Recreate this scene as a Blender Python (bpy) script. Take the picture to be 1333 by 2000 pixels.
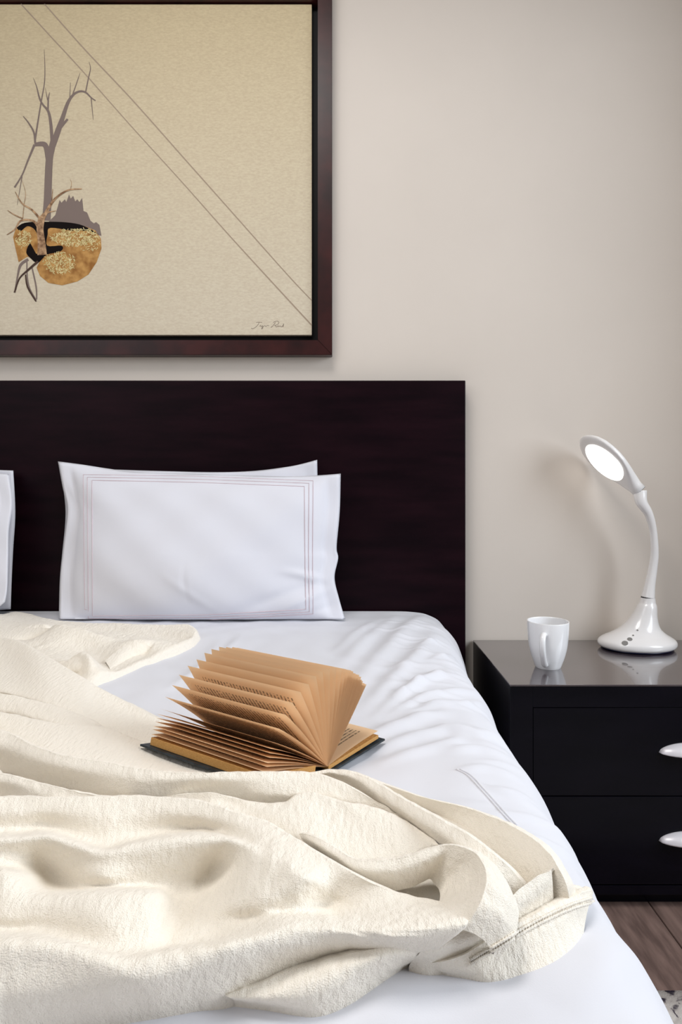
import bpy, bmesh, math, random
import numpy as np
from mathutils import Vector
from mathutils.bvhtree import BVHTree

for o in list(bpy.data.objects):
    bpy.data.objects.remove(o)
scene = bpy.context.scene
COL = scene.collection
random.seed(7)
rng = np.random.default_rng(7)

# ------------------------------------------------------------------ camera
F, CX, HY, CZ = 1306.0, 666.5, 938.0, 0.876      # focal length (px), vanishing point (px), camera height (m)
cam_d = bpy.data.cameras.new('camera')
cam = bpy.data.objects.new('camera', cam_d)
COL.objects.link(cam)
cam.location = (0, 0, CZ)
cam.rotation_euler = (math.pi / 2, 0, 0)
cam_d.sensor_fit = 'VERTICAL'
cam_d.sensor_height = 36.0
cam_d.sensor_width = 24.0
cam_d.lens = F / 2000 * 36
cam_d.shift_y = (HY - 1000) / 2000
cam_d.clip_start = 0.02
scene.camera = cam

# ------------------------------------------------------------------ light
scene.view_settings.view_transform = 'Standard'
scene.view_settings.look = 'None'
scene.view_settings.gamma = 1.0
scene.view_settings.use_curve_mapping = False
scene.view_settings.exposure = -0.06
world = bpy.data.worlds.new('world')
scene.world = world
world.use_nodes = True
world.node_tree.nodes['Background'].inputs[0].default_value = (1.0, 0.88, 0.75, 1)
world.node_tree.nodes['Background'].inputs[1].default_value = 0.17

def area(name, loc, target, sx, sy, power, col):
    d = bpy.data.lights.new(name, 'AREA')
    d.shape = 'RECTANGLE'; d.size = sx; d.size_y = sy; d.energy = power; d.color = col
    o = bpy.data.objects.new(name, d); COL.objects.link(o)
    o.location = loc
    o.rotation_euler = (Vector(target) - Vector(loc)).to_track_quat('-Z', 'Y').to_euler()
    return o
area('window_light_right', (2.2, 0.30, 1.60), (0.0, 0.8, 0.55), 1.5, 1.5, 62, (0.86, 0.93, 1.0))
area('overhead_fill', (-0.3, 0.55, 2.5), (-0.3, 0.55, 0.0), 0.7, 0.7, 21, (1.0, 0.97, 0.94))  # added soft fill from above, in place of ceiling bounce
area('front_left_fill', (-1.7, -0.5, 2.0), (-0.4, 1.6, 0.9), 1.4, 1.4, 14, (0.95, 0.97, 1.0))  # added fill from front left; no window stands behind it

# ------------------------------------------------------------------ helpers
def at_y(px, py, Y):
    return Vector(((px - CX) / F * Y, Y, CZ - (py - HY) / F * Y))

def at_z(px, py, z):
    Y = (CZ - z) * F / (py - HY)
    return Vector(((px - CX) / F * Y, Y, z))

def ray(px, py):
    return Vector((0, 0, CZ)), Vector(((px - CX) / F, 1, -(py - HY) / F)).normalized()

def obj(name, me, mat=None, parent=None):
    o = bpy.data.objects.new(name, me); COL.objects.link(o)
    if mat is not None:
        me.materials.clear(); me.materials.append(mat)
    if parent is not None:
        o.parent = parent
    return o

def mesh_from(verts, faces, smooth=True, name='m'):
    me = bpy.data.meshes.new(name)
    me.from_pydata([tuple(v) for v in verts], [], [tuple(f) for f in faces])
    me.update()
    if smooth:
        me.polygons.foreach_set('use_smooth', [True] * len(me.polygons))
    return me

def bm_mesh(bm, smooth=False, name='m'):
    me = bpy.data.meshes.new(name)
    bmesh.ops.recalc_face_normals(bm, faces=bm.faces)
    bm.to_mesh(me); bm.free()
    if smooth:
        me.polygons.foreach_set('use_smooth', [True] * len(me.polygons))
    return me

def box_mesh(x0, x1, y0, y1, z0, z1, bevel=0.0, seg=2):
    bm = bmesh.new()
    bmesh.ops.create_cube(bm, size=1)
    for v in bm.verts:
        v.co = Vector((x0 + (v.co.x + .5) * (x1 - x0), y0 + (v.co.y + .5) * (y1 - y0), z0 + (v.co.z + .5) * (z1 - z0)))
    if bevel:
        bmesh.ops.bevel(bm, geom=bm.edges[:], offset=bevel, segments=seg, profile=0.5, affect='EDGES')
    return bm_mesh(bm)

def tag(o, label=None, cat=None, group=None, kind=None):
    if label: o['label'] = label
    if cat: o['category'] = cat
    if group: o['group'] = group
    if kind: o['kind'] = kind
    return o

def empty(name, loc=(0, 0, 0)):
    o = bpy.data.objects.new(name, None); COL.objects.link(o)
    o.location = loc; o.empty_display_size = 0.05
    return o

def part(name, me, mat, parent):
    """mesh given in world coordinates, parented without moving"""
    o = obj(name, me, mat)
    o.parent = parent
    base = parent
    off = Vector((0, 0, 0))
    while base is not None:
        off += Vector(base.location); base = base.parent
    me.transform(__import__('mathutils').Matrix.Translation(-off))
    return o

def tube_mesh(pts, rad, n=8, closed=False, cap=True):
    pts = [Vector(p) for p in pts]
    rads = rad if isinstance(rad, (list, tuple)) else [rad] * len(pts)
    V, Fc = [], []
    up = None
    m = len(pts)
    for i, p in enumerate(pts):
        if closed:
            t = (pts[(i + 1) % m] - pts[i - 1])
        else:
            t = pts[min(i + 1, m - 1)] - pts[max(i - 1, 0)]
        t = t.normalized() if t.length > 1e-9 else Vector((0, 0, 1))
        if up is None:
            up = Vector((0, 0, 1)) if abs(t.z) < .9 else Vector((1, 0, 0))
        a = (up - t * up.dot(t)).normalized(); b = t.cross(a); up = a
        for k in range(n):
            an = 2 * math.pi * k / n
            V.append(p + (a * math.cos(an) + b * math.sin(an)) * rads[i])
    for i in range(m - (0 if closed else 1)):
        j = (i + 1) % m
        for k in range(n):
            Fc.append((i * n + k, i * n + (k + 1) % n, j * n + (k + 1) % n, j * n + k))
    if cap and not closed:
        Fc.append(tuple(range(n - 1, -1, -1)))
        Fc.append(tuple(range((m - 1) * n, m * n)))
    return mesh_from(V, Fc)

def catmull(pts, k=8):
    pts = [np.array(p, float) for p in pts]
    out = []
    for i in range(len(pts) - 1):
        p0 = pts[max(i - 1, 0)]; p1 = pts[i]; p2 = pts[i + 1]; p3 = pts[min(i + 2, len(pts) - 1)]
        for j in range(k):
            t = j / k
            out.append(0.5 * ((2 * p1) + (-p0 + p2) * t + (2 * p0 - 5 * p1 + 4 * p2 - p3) * t * t + (-p0 + 3 * p1 - 3 * p2 + p3) * t ** 3))
    out.append(pts[-1])
    return out

def bvh_of(me):
    return BVHTree.FromPolygons([v.co[:] for v in me.vertices], [p.vertices[:] for p in me.polygons])

def sstep(a, b, x):
    t = np.clip((x - a) / (b - a), 0, 1)
    return t * t * (3 - 2 * t)

# ------------------------------------------------------------------ materials
def srgb(r, g, b):
    f = lambda c: (c / 255 / 12.92) if c / 255 <= 0.04045 else ((c / 255 + 0.055) / 1.055) ** 2.4
    return (f(r), f(g), f(b), 1)

def material(name, col, rough=0.5, spec=0.5, bump=None, var=None, metallic=0.0, coat=0.0, sheen=0.0, scale3=None):
    """bump=(noise scale, strength, distance); var=(second colour, noise scale)"""
    m = bpy.data.materials.new(name); m.use_nodes = True
    nt = m.node_tree; b = nt.nodes['Principled BSDF']
    b.inputs['Base Color'].default_value = col
    b.inputs['Roughness'].default_value = rough
    b.inputs['Specular IOR Level'].default_value = spec
    b.inputs['Metallic'].default_value = metallic
    b.inputs['Coat Weight'].default_value = coat
    if sheen:
        b.inputs['Sheen Weight'].default_value = sheen
    tc = nt.nodes.new('ShaderNodeTexCoord')
    mp = nt.nodes.new('ShaderNodeMapping')
    nt.links.new(tc.outputs['Object'], mp.inputs['Vector'])
    if scale3: mp.inputs['Scale'].default_value = scale3
    if var:
        n = nt.nodes.new('ShaderNodeTexNoise'); n.inputs['Scale'].default_value = var[1]; n.inputs['Detail'].default_value = 5
        nt.links.new(mp.outputs[0], n.inputs['Vector'])
        mx = nt.nodes.new('ShaderNodeMix'); mx.data_type = 'RGBA'
        cr = nt.nodes.new('ShaderNodeValToRGB')
        cr.color_ramp.elements[0].position = 0.35; cr.color_ramp.elements[1].position = 0.65
        nt.links.new(n.outputs['Fac'], cr.inputs[0])
        nt.links.new(cr.outputs[0], mx.inputs[0])
        mx.inputs[6].default_value = col; mx.inputs[7].default_value = var[0]
        nt.links.new(mx.outputs[2], b.inputs['Base Color'])
    if bump:
        n2 = nt.nodes.new('ShaderNodeTexNoise'); n2.inputs['Scale'].default_value = bump[0]; n2.inputs['Detail'].default_value = 4
        nt.links.new(mp.outputs[0], n2.inputs['Vector'])
        bp = nt.nodes.new('ShaderNodeBump'); bp.inputs['Strength'].default_value = bump[1]; bp.inputs['Distance'].default_value = bump[2]
        nt.links.new(n2.outputs['Fac'], bp.inputs['Height'])
        nt.links.new(bp.outputs[0], b.inputs['Normal'])
    return m

M = {}
M['wall'] = material('wall_paint', srgb(214, 205, 196), 0.85, 0.2, bump=(180, 0.08, 0.001), var=(srgb(211, 202, 193), 3))
M['espresso'] = material('espresso_wood', srgb(26, 8, 16), 0.42, 0.10, var=(srgb(14, 3, 9), 5), scale3=(1, 1, 6), bump=(60, 0.03, 0.001))
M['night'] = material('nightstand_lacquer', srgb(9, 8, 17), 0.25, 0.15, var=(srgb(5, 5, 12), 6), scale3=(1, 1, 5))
M['night_top'] = material('nightstand_lacquer_painted_sheen', srgb(62, 52, 57), 0.18, 1.0, coat=1.0)  # same dark lacquer, base colour lightened to carry the wall's reflection
M['sheet'] = material('white_cotton', srgb(216, 217, 224), 0.8, 0.15, bump=(900, 0.12, 0.0005), sheen=0.1)
M['pillow'] = material('white_pillowcase', srgb(220, 221, 230), 0.75, 0.15, bump=(40, 0.1, 0.002), sheen=0.1)
M['stitch'] = material('pillow_embroidery', srgb(206, 190, 198), 0.6, 0.3)
M['seam'] = material('white_seam', srgb(222, 222, 228), 0.7, 0.2)
M['frame'] = material('mahogany_frame', srgb(58, 22, 22), 0.35, 0.4, var=(srgb(34, 12, 14), 14), scale3=(1, 1, 1))
M['liner'] = material('black_liner', srgb(8, 7, 8), 0.6, 0.2)
M['lampwhite'] = material('white_gloss_plastic', srgb(238, 236, 236), 0.22, 0.5, coat=0.3)
M['lampdark'] = material('dark_seam', srgb(70, 70, 72), 0.4, 0.5)
M['lampblue'] = material('navy_foot', srgb(16, 22, 58), 0.3, 0.5)
M['button'] = material('grey_button', srgb(128, 126, 124), 0.35, 0.5)
M['ceramic'] = material('white_ceramic', srgb(240, 240, 242), 0.16, 0.5, coat=0.4)
M['metal'] = material('brushed_nickel', srgb(226, 222, 226), 0.35, 0.5, metallic=0.25)
M['cover'] = material('dark_teal_cover', srgb(40, 52, 60), 0.5, 0.4, var=(srgb(22, 26, 30), 90))
M['block'] = material('page_block', srgb(205, 160, 100), 0.8, 0.2, var=(srgb(176, 128, 70), 400), scale3=(1, 1, 12))
M['rugm'] = None

def fleece_material():
    m = material('cream_fleece', srgb(247, 240, 228), 0.95, 0.05, sheen=0.15)
    nt = m.node_tree; b = nt.nodes['Principled BSDF']
    tc = nt.nodes.new('ShaderNodeTexCoord'); mp = nt.nodes.new('ShaderNodeMapping')
    mp.inputs['Rotation'].default_value = (0, 0, math.radians(-28)); mp.inputs['Scale'].default_value = (1, 0.35, 0.6)
    nt.links.new(tc.outputs['Object'], mp.inputs['Vector'])
    a = nt.nodes.new('ShaderNodeTexNoise'); a.inputs['Scale'].default_value = 240; a.inputs['Detail'].default_value = 3
    c = nt.nodes.new('ShaderNodeTexNoise'); c.inputs['Scale'].default_value = 1100; c.inputs['Detail'].default_value = 2
    nt.links.new(mp.outputs[0], a.inputs['Vector']); nt.links.new(tc.outputs['Object'], c.inputs['Vector'])
    ad = nt.nodes.new('ShaderNodeMath'); ad.operation = 'MULTIPLY_ADD'; ad.inputs[1].default_value = 0.4
    nt.links.new(c.outputs['Fac'], ad.inputs[0]); nt.links.new(a.outputs['Fac'], ad.inputs[2])
    bp = nt.nodes.new('ShaderNodeBump'); bp.inputs['Strength'].default_value = 0.8; bp.inputs['Distance'].default_value = 0.003
    nt.links.new(ad.outputs[0], bp.inputs['Height']); nt.links.new(bp.outputs[0], b.inputs['Normal'])
    return m
M['fleece'] = fleece_material()

def wood_floor_material():
    m = material('grey_brown_floor_wood', srgb(122, 100, 92), 0.5, 0.3, var=(srgb(92, 74, 68), 9), scale3=(7, 0.8, 1), bump=(30, 0.2, 0.001))
    return m
M['floor'] = wood_floor_material()
M['subfloor'] = material('floor_joint', srgb(50, 40, 36), 0.8, 0.1)

def rug_material():
    m = material('patterned_rug', srgb(186, 178, 172), 0.95, 0.05, bump=(500, 0.5, 0.002))
    nt = m.node_tree; b = nt.nodes['Principled BSDF']
    tc = nt.nodes.new('ShaderNodeTexCoord')
    n = nt.nodes.new('ShaderNodeTexNoise'); n.inputs['Scale'].default_value = 38; n.inputs['Detail'].default_value = 3; n.inputs['Distortion'].default_value = 1.4
    nt.links.new(tc.outputs['Object'], n.inputs['Vector'])
    cr = nt.nodes.new('ShaderNodeValToRGB'); e = cr.color_ramp.elements
    e[0].position = 0.36; e[0].color = srgb(62, 56, 66); e[1].position = 0.43; e[1].color = srgb(176, 168, 162)
    k = e.new(0.75); k.color = srgb(196, 190, 184)
    nt.links.new(n.outputs['Fac'], cr.inputs[0]); nt.links.new(cr.outputs[0], b.inputs['Base Color'])
    return m
M['rug'] = rug_material()

def page_material():
    m = bpy.data.materials.new('aged_printed_page'); m.use_nodes = True
    nt = m.node_tree; b = nt.nodes['Principled BSDF']; L = nt.links.new
    b.inputs['Roughness'].default_value = 0.8; b.inputs['Specular IOR Level'].default_value = 0.15
    uv = nt.nodes.new('ShaderNodeUVMap'); sp = nt.nodes.new('ShaderNodeSeparateXYZ'); L(uv.outputs[0], sp.inputs[0])
    def math_(op, a, bb=None, clamp=False):
        n = nt.nodes.new('ShaderNodeMath'); n.operation = op; n.use_clamp = clamp
        for i, x in enumerate((a, bb)):
            if x is None: continue
            if isinstance(x, (int, float)): n.inputs[i].default_value = x
            else: L(x, n.inputs[i])
        return n.outputs[0]
    u, v = sp.outputs[0], sp.outputs[1]          # u: spine -> fore edge, v: along the spine
    row = math_('FRACT', math_('MULTIPLY', v, 34))
    line = math_('MULTIPLY', math_('GREATER_THAN', row, 0.38), math_('LESS_THAN', row, 0.80))
    ins = math_('MULTIPLY', math_('MULTIPLY', math_('GREATER_THAN', u, 0.16), math_('LESS_THAN', u, 0.87)),
                math_('MULTIPLY', math_('GREATER_THAN', v, 0.09), math_('LESS_THAN', v, 0.90)))
    cmb = nt.nodes.new('ShaderNodeCombineXYZ')
    L(math_('MULTIPLY', u, 42), cmb.inputs[0]); L(math_('MULTIPLY', math_('FLOOR', math_('MULTIPLY', v, 34)), 7.3), cmb.inputs[1])
    n = nt.nodes.new('ShaderNodeTexNoise'); n.inputs['Scale'].default_value = 1.0; n.inputs['Detail'].default_value = 4; n.inputs['Roughness'].default_value = 0.8
    L(cmb.outputs[0], n.inputs['Vector'])
    ink = math_('MULTIPLY', math_('MULTIPLY', line, ins), math_('GREATER_THAN', n.outputs['Fac'], 0.46))
    mx = nt.nodes.new('ShaderNodeMix'); mx.data_type = 'RGBA'
    L(math_('MULTIPLY', ink, 0.75), mx.inputs[0])
    mx.inputs[6].default_value = srgb(243, 212, 174); mx.inputs[7].default_value = srgb(80, 62, 50)
    L(mx.outputs[2], b.inputs['Base Color'])
    tr = nt.nodes.new('ShaderNodeBsdfTranslucent'); L(mx.outputs[2], tr.inputs['Color'])
    ms = nt.nodes.new('ShaderNodeMixShader'); ms.inputs[0].default_value = 0.3
    L(b.outputs[0], ms.inputs[1]); L(tr.outputs[0], ms.inputs[2])
    L(ms.outputs[0], nt.nodes['Material Output'].inputs['Surface'])
    return m
M['page'] = page_material()

def canvas_material():
    m = material('sand_print_canvas', srgb(206, 192, 168), 0.8, 0.15)
    nt = m.node_tree; b = nt.nodes['Principled BSDF']; L = nt.links.new
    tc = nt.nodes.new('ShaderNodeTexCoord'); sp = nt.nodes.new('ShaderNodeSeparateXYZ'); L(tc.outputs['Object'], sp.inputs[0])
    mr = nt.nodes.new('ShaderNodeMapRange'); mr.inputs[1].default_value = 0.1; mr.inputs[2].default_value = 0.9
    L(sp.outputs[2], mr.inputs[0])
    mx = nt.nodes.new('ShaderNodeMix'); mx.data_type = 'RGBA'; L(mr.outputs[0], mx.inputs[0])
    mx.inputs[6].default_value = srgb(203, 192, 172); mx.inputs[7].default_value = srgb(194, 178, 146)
    n = nt.nodes.new('ShaderNodeTexNoise'); n.inputs['Scale'].default_value = 120; n.inputs['Detail'].default_value = 4
    mp = nt.nodes.new('ShaderNodeMapping'); mp.inputs['Scale'].default_value = (1, 1, 2.2); L(tc.outputs['Object'], mp.inputs[0]); L(mp.outputs[0], n.inputs['Vector'])
    m2 = nt.nodes.new('ShaderNodeMix'); m2.data_type = 'RGBA'; m2.blend_type = 'OVERLAY'; m2.inputs[0].default_value = 0.22
    L(mx.outputs[2], m2.inputs[6]); L(n.outputs['Fac'], m2.inputs[7]); L(m2.outputs[2], b.inputs['Base Color'])
    bp = nt.nodes.new('ShaderNodeBump'); bp.inputs['Strength'].default_value = 0.25; bp.inputs['Distance'].default_value = 0.001
    L(n.outputs['Fac'], bp.inputs['Height']); L(bp.outputs[0], b.inputs['Normal'])
    return m
M['canvas'] = canvas_material()
def flat(name, c, var=None): return material(name, c, 0.8, 0.1, var=var)
M['p_shadow'] = flat('print_grey_shadow', srgb(124, 110, 104))
M['p_black'] = flat('print_black', srgb(20, 14, 14))
M['p_mound'] = flat('print_ochre', srgb(190, 146, 88), var=(srgb(142, 98, 54), 45))
M['p_grass'] = flat('print_straw', srgb(228, 214, 164), var=(srgb(186, 168, 112), 150))
M['p_bark'] = flat('print_bark', srgb(190, 156, 122), var=(srgb(120, 90, 68), 110))
M['p_dark'] = flat('print_dark_branch', srgb(74, 58, 52))
M['p_track'] = flat('print_track', srgb(160, 143, 126))
M['p_ink'] = flat('print_ink', srgb(120, 106, 96))

# ------------------------------------------------------------------ setting
WALL_Y = 1.745
wall = obj('wall_back', box_mesh(-3.2, 3.2, WALL_Y, WALL_Y + 0.1, -0.02, 2.7), M['wall']); tag(wall, kind='structure')
wall['label'] = 'plain warm beige wall behind the bed'
floor = obj('floor', box_mesh(-3.2, 3.2, -2.6, WALL_Y, -0.03, -0.008), M['subfloor']); tag(floor, 'grey brown wooden plank floor', kind='structure')
RX = 1.25                                     # right wall with the window opening the daylight comes through
WY0, WY1, WZ0, WZ1 = -1.5, 1.26, 0.25, 2.2
bm = bmesh.new()
for (y0, y1, z0, z1) in ((WY1, WALL_Y, 0, 2.7), (-2.6, WY0, 0, 2.7), (WY0, WY1, 0, WZ0), (WY0, WY1, WZ1, 2.7)):
    tmp = box_mesh(RX, RX + 0.14, y0, y1, z0, z1); bm.from_mesh(tmp)
wr_o = obj('wall_right', bm_mesh(bm), M['wall']); tag(wr_o, 'beige side wall with the window opening', kind='structure')
bm = bmesh.new()
for (y0, y1, z0, z1) in ((WY0, WY0 + .05, WZ0, WZ1), (WY1 - .05, WY1, WZ0, WZ1), (WY0, WY1, WZ0, WZ0 + .05), (WY0, WY1, WZ1 - .05, WZ1), (-0.18, -0.13, WZ0, WZ1)):
    tmp = box_mesh(RX + .08, RX + .12, y0, y1, z0, z1, .003); bm.from_mesh(tmp)
win = obj('window_1', bm_mesh(bm), M['lampwhite']); tag(win, 'white window frame in the side wall', kind='structure')
pw = 0.128
plank_me = box_mesh(0, pw - 0.002, 0, 1.448, -0.008, 0, 0.0012, 1); plank_me.materials.append(M['floor'])
k = 0
for i in range(int(6.4 / pw)):
    x = -3.2 + i * pw
    y0 = -2.6 - (0.5 if i % 3 == 1 else (0.95 if i % 3 == 2 else 0))
    for j in range(4):
        y = y0 + j * 1.45
        if y > WALL_Y - 0.05 or y + 1.45 < -2.6: continue
        o = bpy.data.objects.new('plank', plank_me); COL.objects.link(o); o.parent = floor
        ylo = max(y, -2.6); yhi = min(y + 1.448, WALL_Y)
        o.location = (x, ylo, 0); o.scale = (1, (yhi - ylo) / 1.448, 1)

# ------------------------------------------------------------------ bed
TOP = 0.545
BX = -0.72                                    # centre line of the bed
bed = empty('bed', (BX, 0.7, 0)); tag(bed, 'wide bed with a plain dark espresso wood headboard', 'bed')
part('headboard', box_mesh(BX - 1.037, BX + 1.037, 1.70, 1.742, 0.0, CZ + (HY - 743) / F * 1.70, 0.002), M['espresso'], bed)
part('bed_base', box_mesh(BX - 0.93, BX + 0.93, -0.26, 1.699, 0.09, 0.30, 0.004), M['espresso'], bed)
for sx in (-0.85, 0.85):
    for y in (-0.18, 1.6):
        part('leg', box_mesh(BX + sx - .03, BX + sx + .03, y - .03, y + .03, 0, 0.092), M['espresso'], bed)
part('mattress', box_mesh(BX - 0.93, BX + 0.93, -0.22, 1.685, 0.30, 0.525, 0.04, 4), M['sheet'], bed)

# white bedspread : cross-section swept along the bed, wrinkles added along the normal
SEC = np.array([(0.10, .545), (0.15, .5445), (.19, .540), (.222, .525), (.245, .492), (.259, .45), (.268, .40), (.275, .3), (.285, .12)])
def kfun(Y):
    Y = np.asarray(Y, float)
    w = 1 + 0.012 * np.sin(Y * 17 + 1) + 0.008 * np.sin(Y * 41)
    return (np.interp(Y, [0.3, 0.6, 1.0, 1.35, 1.62], [0.945, 0.975, 0.985, 1.02, 1.115])) * w
def bed_z(X, Y):
    kx = np.asarray(X) / kfun(Y)
    return np.interp(kx, SEC[:, 0], SEC[:, 1])

# wrinkles as pixel polylines: points, amplitude (m), half width (m)
WR = []
def wr(pts, amp, wid):
    P = []
    for px, py in pts:
        X, Y, z = at_z(px, py, TOP)
        for _ in range(12):
            z = float(bed_z(X, Y)); X, Y, z = at_z(px, py, z)
        P.append((X, Y))
    WR.append((np.array(P), amp, wid))
wr([(668, 1300), (715, 1250), (775, 1205)], .005, .018)
wr([(690, 1345), (740, 1285), (800, 1222), (830, 1205)], .006, .020)
wr([(660, 1270), (700, 1235), (740, 1212)], .004, .014)
wr([(715, 1385), (765, 1330), (815, 1280), (850, 1240)], .006, .016)
wr([(735, 1400), (790, 1355), (835, 1325), (880, 1312)], .005, .011)
wr([(770, 1365), (815, 1335), (860, 1322), (910, 1328)], .004, .008)
wr([(760, 1400), (820, 1365), (880, 1352), (930, 1352)], .0045, .009)
wr([(790, 1395), (850, 1378), (905, 1375), (950, 1385)], .004, .008)
wr([(700, 1450), (770, 1420), (830, 1400), (865, 1392)], .006, .014)
wr([(730, 1470), (800, 1440), (870, 1425), (930, 1435), (985, 1455)], .005, .011)
wr([(745, 1490), (810, 1470), (880, 1450), (900, 1440)], .004, .010)
wr([(880, 1470), (930, 1462), (990, 1480)], .003, .008)
wr([(900, 1505), (950, 1500), (1010, 1520)], .003, .008)
wr([(960, 1545), (1000, 1545), (1040, 1565)], .003, .008)
wr([(840, 1290), (865, 1282), (890, 1288)], .003, .007)
wr([(820, 1262), (850, 1252), (875, 1258)], .003, .007)
wr([(430, 1250), (400, 1300), (350, 1330)], .003, .012)
wr([(470, 1240), (430, 1290), (330, 1345)], .003, .010)
wr([(1050, 1960), (1120, 1900), (1180, 1830)], .004, .02)
wr([(1120, 1990), (1180, 1930), (1220, 1860)], .004, .015)
wr([(700, 1960), (820, 1940), (1000, 1950)], .002, .02)
wrng = random.Random(11)
for _ in range(34):                            # small creases on the shoulder of the bed
    x0 = wrng.uniform(.07, .17); y0 = wrng.uniform(.62, 1.55); l_ = wrng.uniform(.05, .11); a_ = wrng.uniform(-.5, .25)
    WR.append((np.array([(x0, y0), (x0 + l_ * .5, y0 + a_ * l_ * .4 + wrng.uniform(-.006, .006)), (x0 + l_, y0 + a_ * l_)]), wrng.uniform(.0014, .0028), wrng.uniform(.005, .009)))
def seg_dist(X, Y, P):
    d = np.full(X.shape, 1e9); tt = np.zeros(X.shape)
    n = len(P) - 1
    for i in range(n):
        a = P[i]; b = P[i + 1]; ab = b - a
        t = np.clip(((X - a[0]) * ab[0] + (Y - a[1]) * ab[1]) / (ab @ ab), 0, 1)
        dd = np.hypot(X - a[0] - t * ab[0], Y - a[1] - t * ab[1])
        m = dd < d
        d[m] = dd[m]; tt[m] = ((i + t) / n)[m]
    return d, tt
def wrinkle(X, Y):
    h = np.zeros(X.shape)
    for P, a, w in WR:
        d, t = seg_dist(X, Y, P)
        h += 1.35 * a * np.exp(-(d / w) ** 2) * np.clip(np.sin(np.pi * (0.06 + 0.88 * t)), 0, 1) ** 0.7
    h += 0.0012 * np.sin(X * 31 + 9 * np.sin(Y * 6)) * np.sin(Y * 23 + 4 * np.sin(X * 9)) + 0.0006 * np.sin(X * 83 + Y * 37 + 3 * np.sin(Y * 21))
    return h

def build_sheet():
    # cross-section samples (half from the centre to the right edge, mirrored to the left)
    fine = []
    xs = np.arange(-0.72, 0.10, 0.006)
    for x in xs: fine.append((x, TOP))
    seg = []
    for i in range(len(SEC) - 1):
        n = max(2, int(np.hypot(*(SEC[i + 1] - SEC[i])) / 0.005))
        for j in range(n):
            seg.append(SEC[i] + (SEC[i + 1] - SEC[i]) * j / n)
    seg.append(SEC[-1])
    seg = np.array(seg)
    for _ in range(6):
        seg[1:-1] = (seg[:-2] + 2 * seg[1:-1] + seg[2:]) / 4
    right = fine + [tuple(p) for p in seg]
    left = [(2 * BX - x, z) for x, z in right[::4]][::-1][:-1]
    sec = np.array(left + right)
    tan = np.gradient(sec, axis=0); tan /= np.linalg.norm(tan, axis=1)[:, None] + 1e-12
    nrm = np.stack([-tan[:, 1], tan[:, 0]], 1)
    ys = np.concatenate([np.arange(-0.30, 0.36, 0.03), np.arange(0.36, 1.695, 0.005)])
    X0 = sec[None, :, 0]; Z0 = sec[None, :, 1]
    Y = np.repeat(ys[:, None], len(sec), 1)
    side = np.clip((X0 - 0.0) / 0.15, 0, 1)
    X = np.where(X0 > 0, X0 * (1 + (kfun(Y) - 1) * side), X0 + 0 * Y)
    Z = Z0 + 0 * Y
    h = wrinkle(X, Y)
    h = h * sstep(1.695, 1.66, Y)
    # hanging side: soft vertical pleats
    hang = sstep(0.44, 0.25, Z) * 0.012 * np.sin(Y * 19 + 1.5 * np.sin(Y * 7))
    X = X + (h + np.where(X0 > 0, hang, -hang)) * nrm[None, :, 0]; Z = Z + h * nrm[None, :, 1]
    X = np.where(X0 < -1.2, X0, X)
    # foot end turns down
    Z = np.where(Y < -0.24, Z - (np.clip(-0.24 - Y, 0, 1) / 0.06) ** 2 * 0.05, Z)
    nr, nc = X.shape
    V = np.stack([X, Y, Z], -1).reshape(-1, 3)
    idx = np.arange(nr * nc).reshape(nr, nc)
    Fq = np.stack([idx[:-1, :-1], idx[:-1, 1:], idx[1:, 1:], idx[1:, :-1]], -1).reshape(-1, 4)
    me = mesh_from(V.tolist(), Fq.tolist())
    return me
sheet_me = build_sheet()
sheet = obj('bedspread', sheet_me, M['sheet'])
tag(sheet, 'white cotton bedspread with creases hanging over the side of the bed', 'bedspread')
sheet_bvh = bvh_of(sheet_me)

def drop_line(bvh, pix, lift, k=8):
    out = []
    for p in catmull(pix, k):
        o, d = ray(*p)
        loc, nn, _, _ = bvh.ray_cast(o, d)
        if loc is not None:
            if nn.dot(d) > 0: nn = -nn
            out.append(loc + nn * lift)
    return out
for off in (0, 7):
    pts = drop_line(sheet_bvh, [(892 + off, 1503), (915 + off, 1516), (945 + off, 1548), (975 + off, 1582), (1003 + off, 1612)], 0.0004)
    obj('seam', tube_mesh(pts, 0.0009, 6), M['seam'], sheet)

# ------------------------------------------------------------------ cream blanket (height field through traced crests and valleys)
YG = np.linspace(0.34, 1.72, 700)
def to_bed(px, py, h):
    """where the ray through a pixel first comes down to height h above the bedspread"""
    xg = (px - CX) / F * YG
    gap = CZ - (py - HY) / F * YG - (bed_z(xg, YG) + h)
    i = int(np.argmax(gap <= 0))
    if gap[i] > 0:                             # ray passes the shoulder of the bed: nearest approach
        i = int(np.argmin(gap)); return xg[i], YG[i]
    if i == 0:
        return xg[0], YG[0]
    t = gap[i - 1] / (gap[i - 1] - gap[i] + 1e-12)
    Y = YG[i - 1] + t * (YG[i] - YG[i - 1])
    return (px - CX) / F * Y, Y
CP = []
def cp(*pts): CP.extend(pts)                   # single points
def ln(*pts):                                  # a crest or valley followed as a line
    a = np.array(pts, float)
    C = np.array(catmull(list(a), 12)); W3 = np.array([to_bed(*p) for p in C])
    s = np.concatenate([[0], np.cumsum(np.hypot(*np.diff(W3, axis=0).T))])
    for t in np.linspace(0, s[-1], max(3, int(s[-1] / 0.011))):
        i = min(np.searchsorted(s, t), len(C) - 1)
        CP.append(tuple(C[i]))
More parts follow.
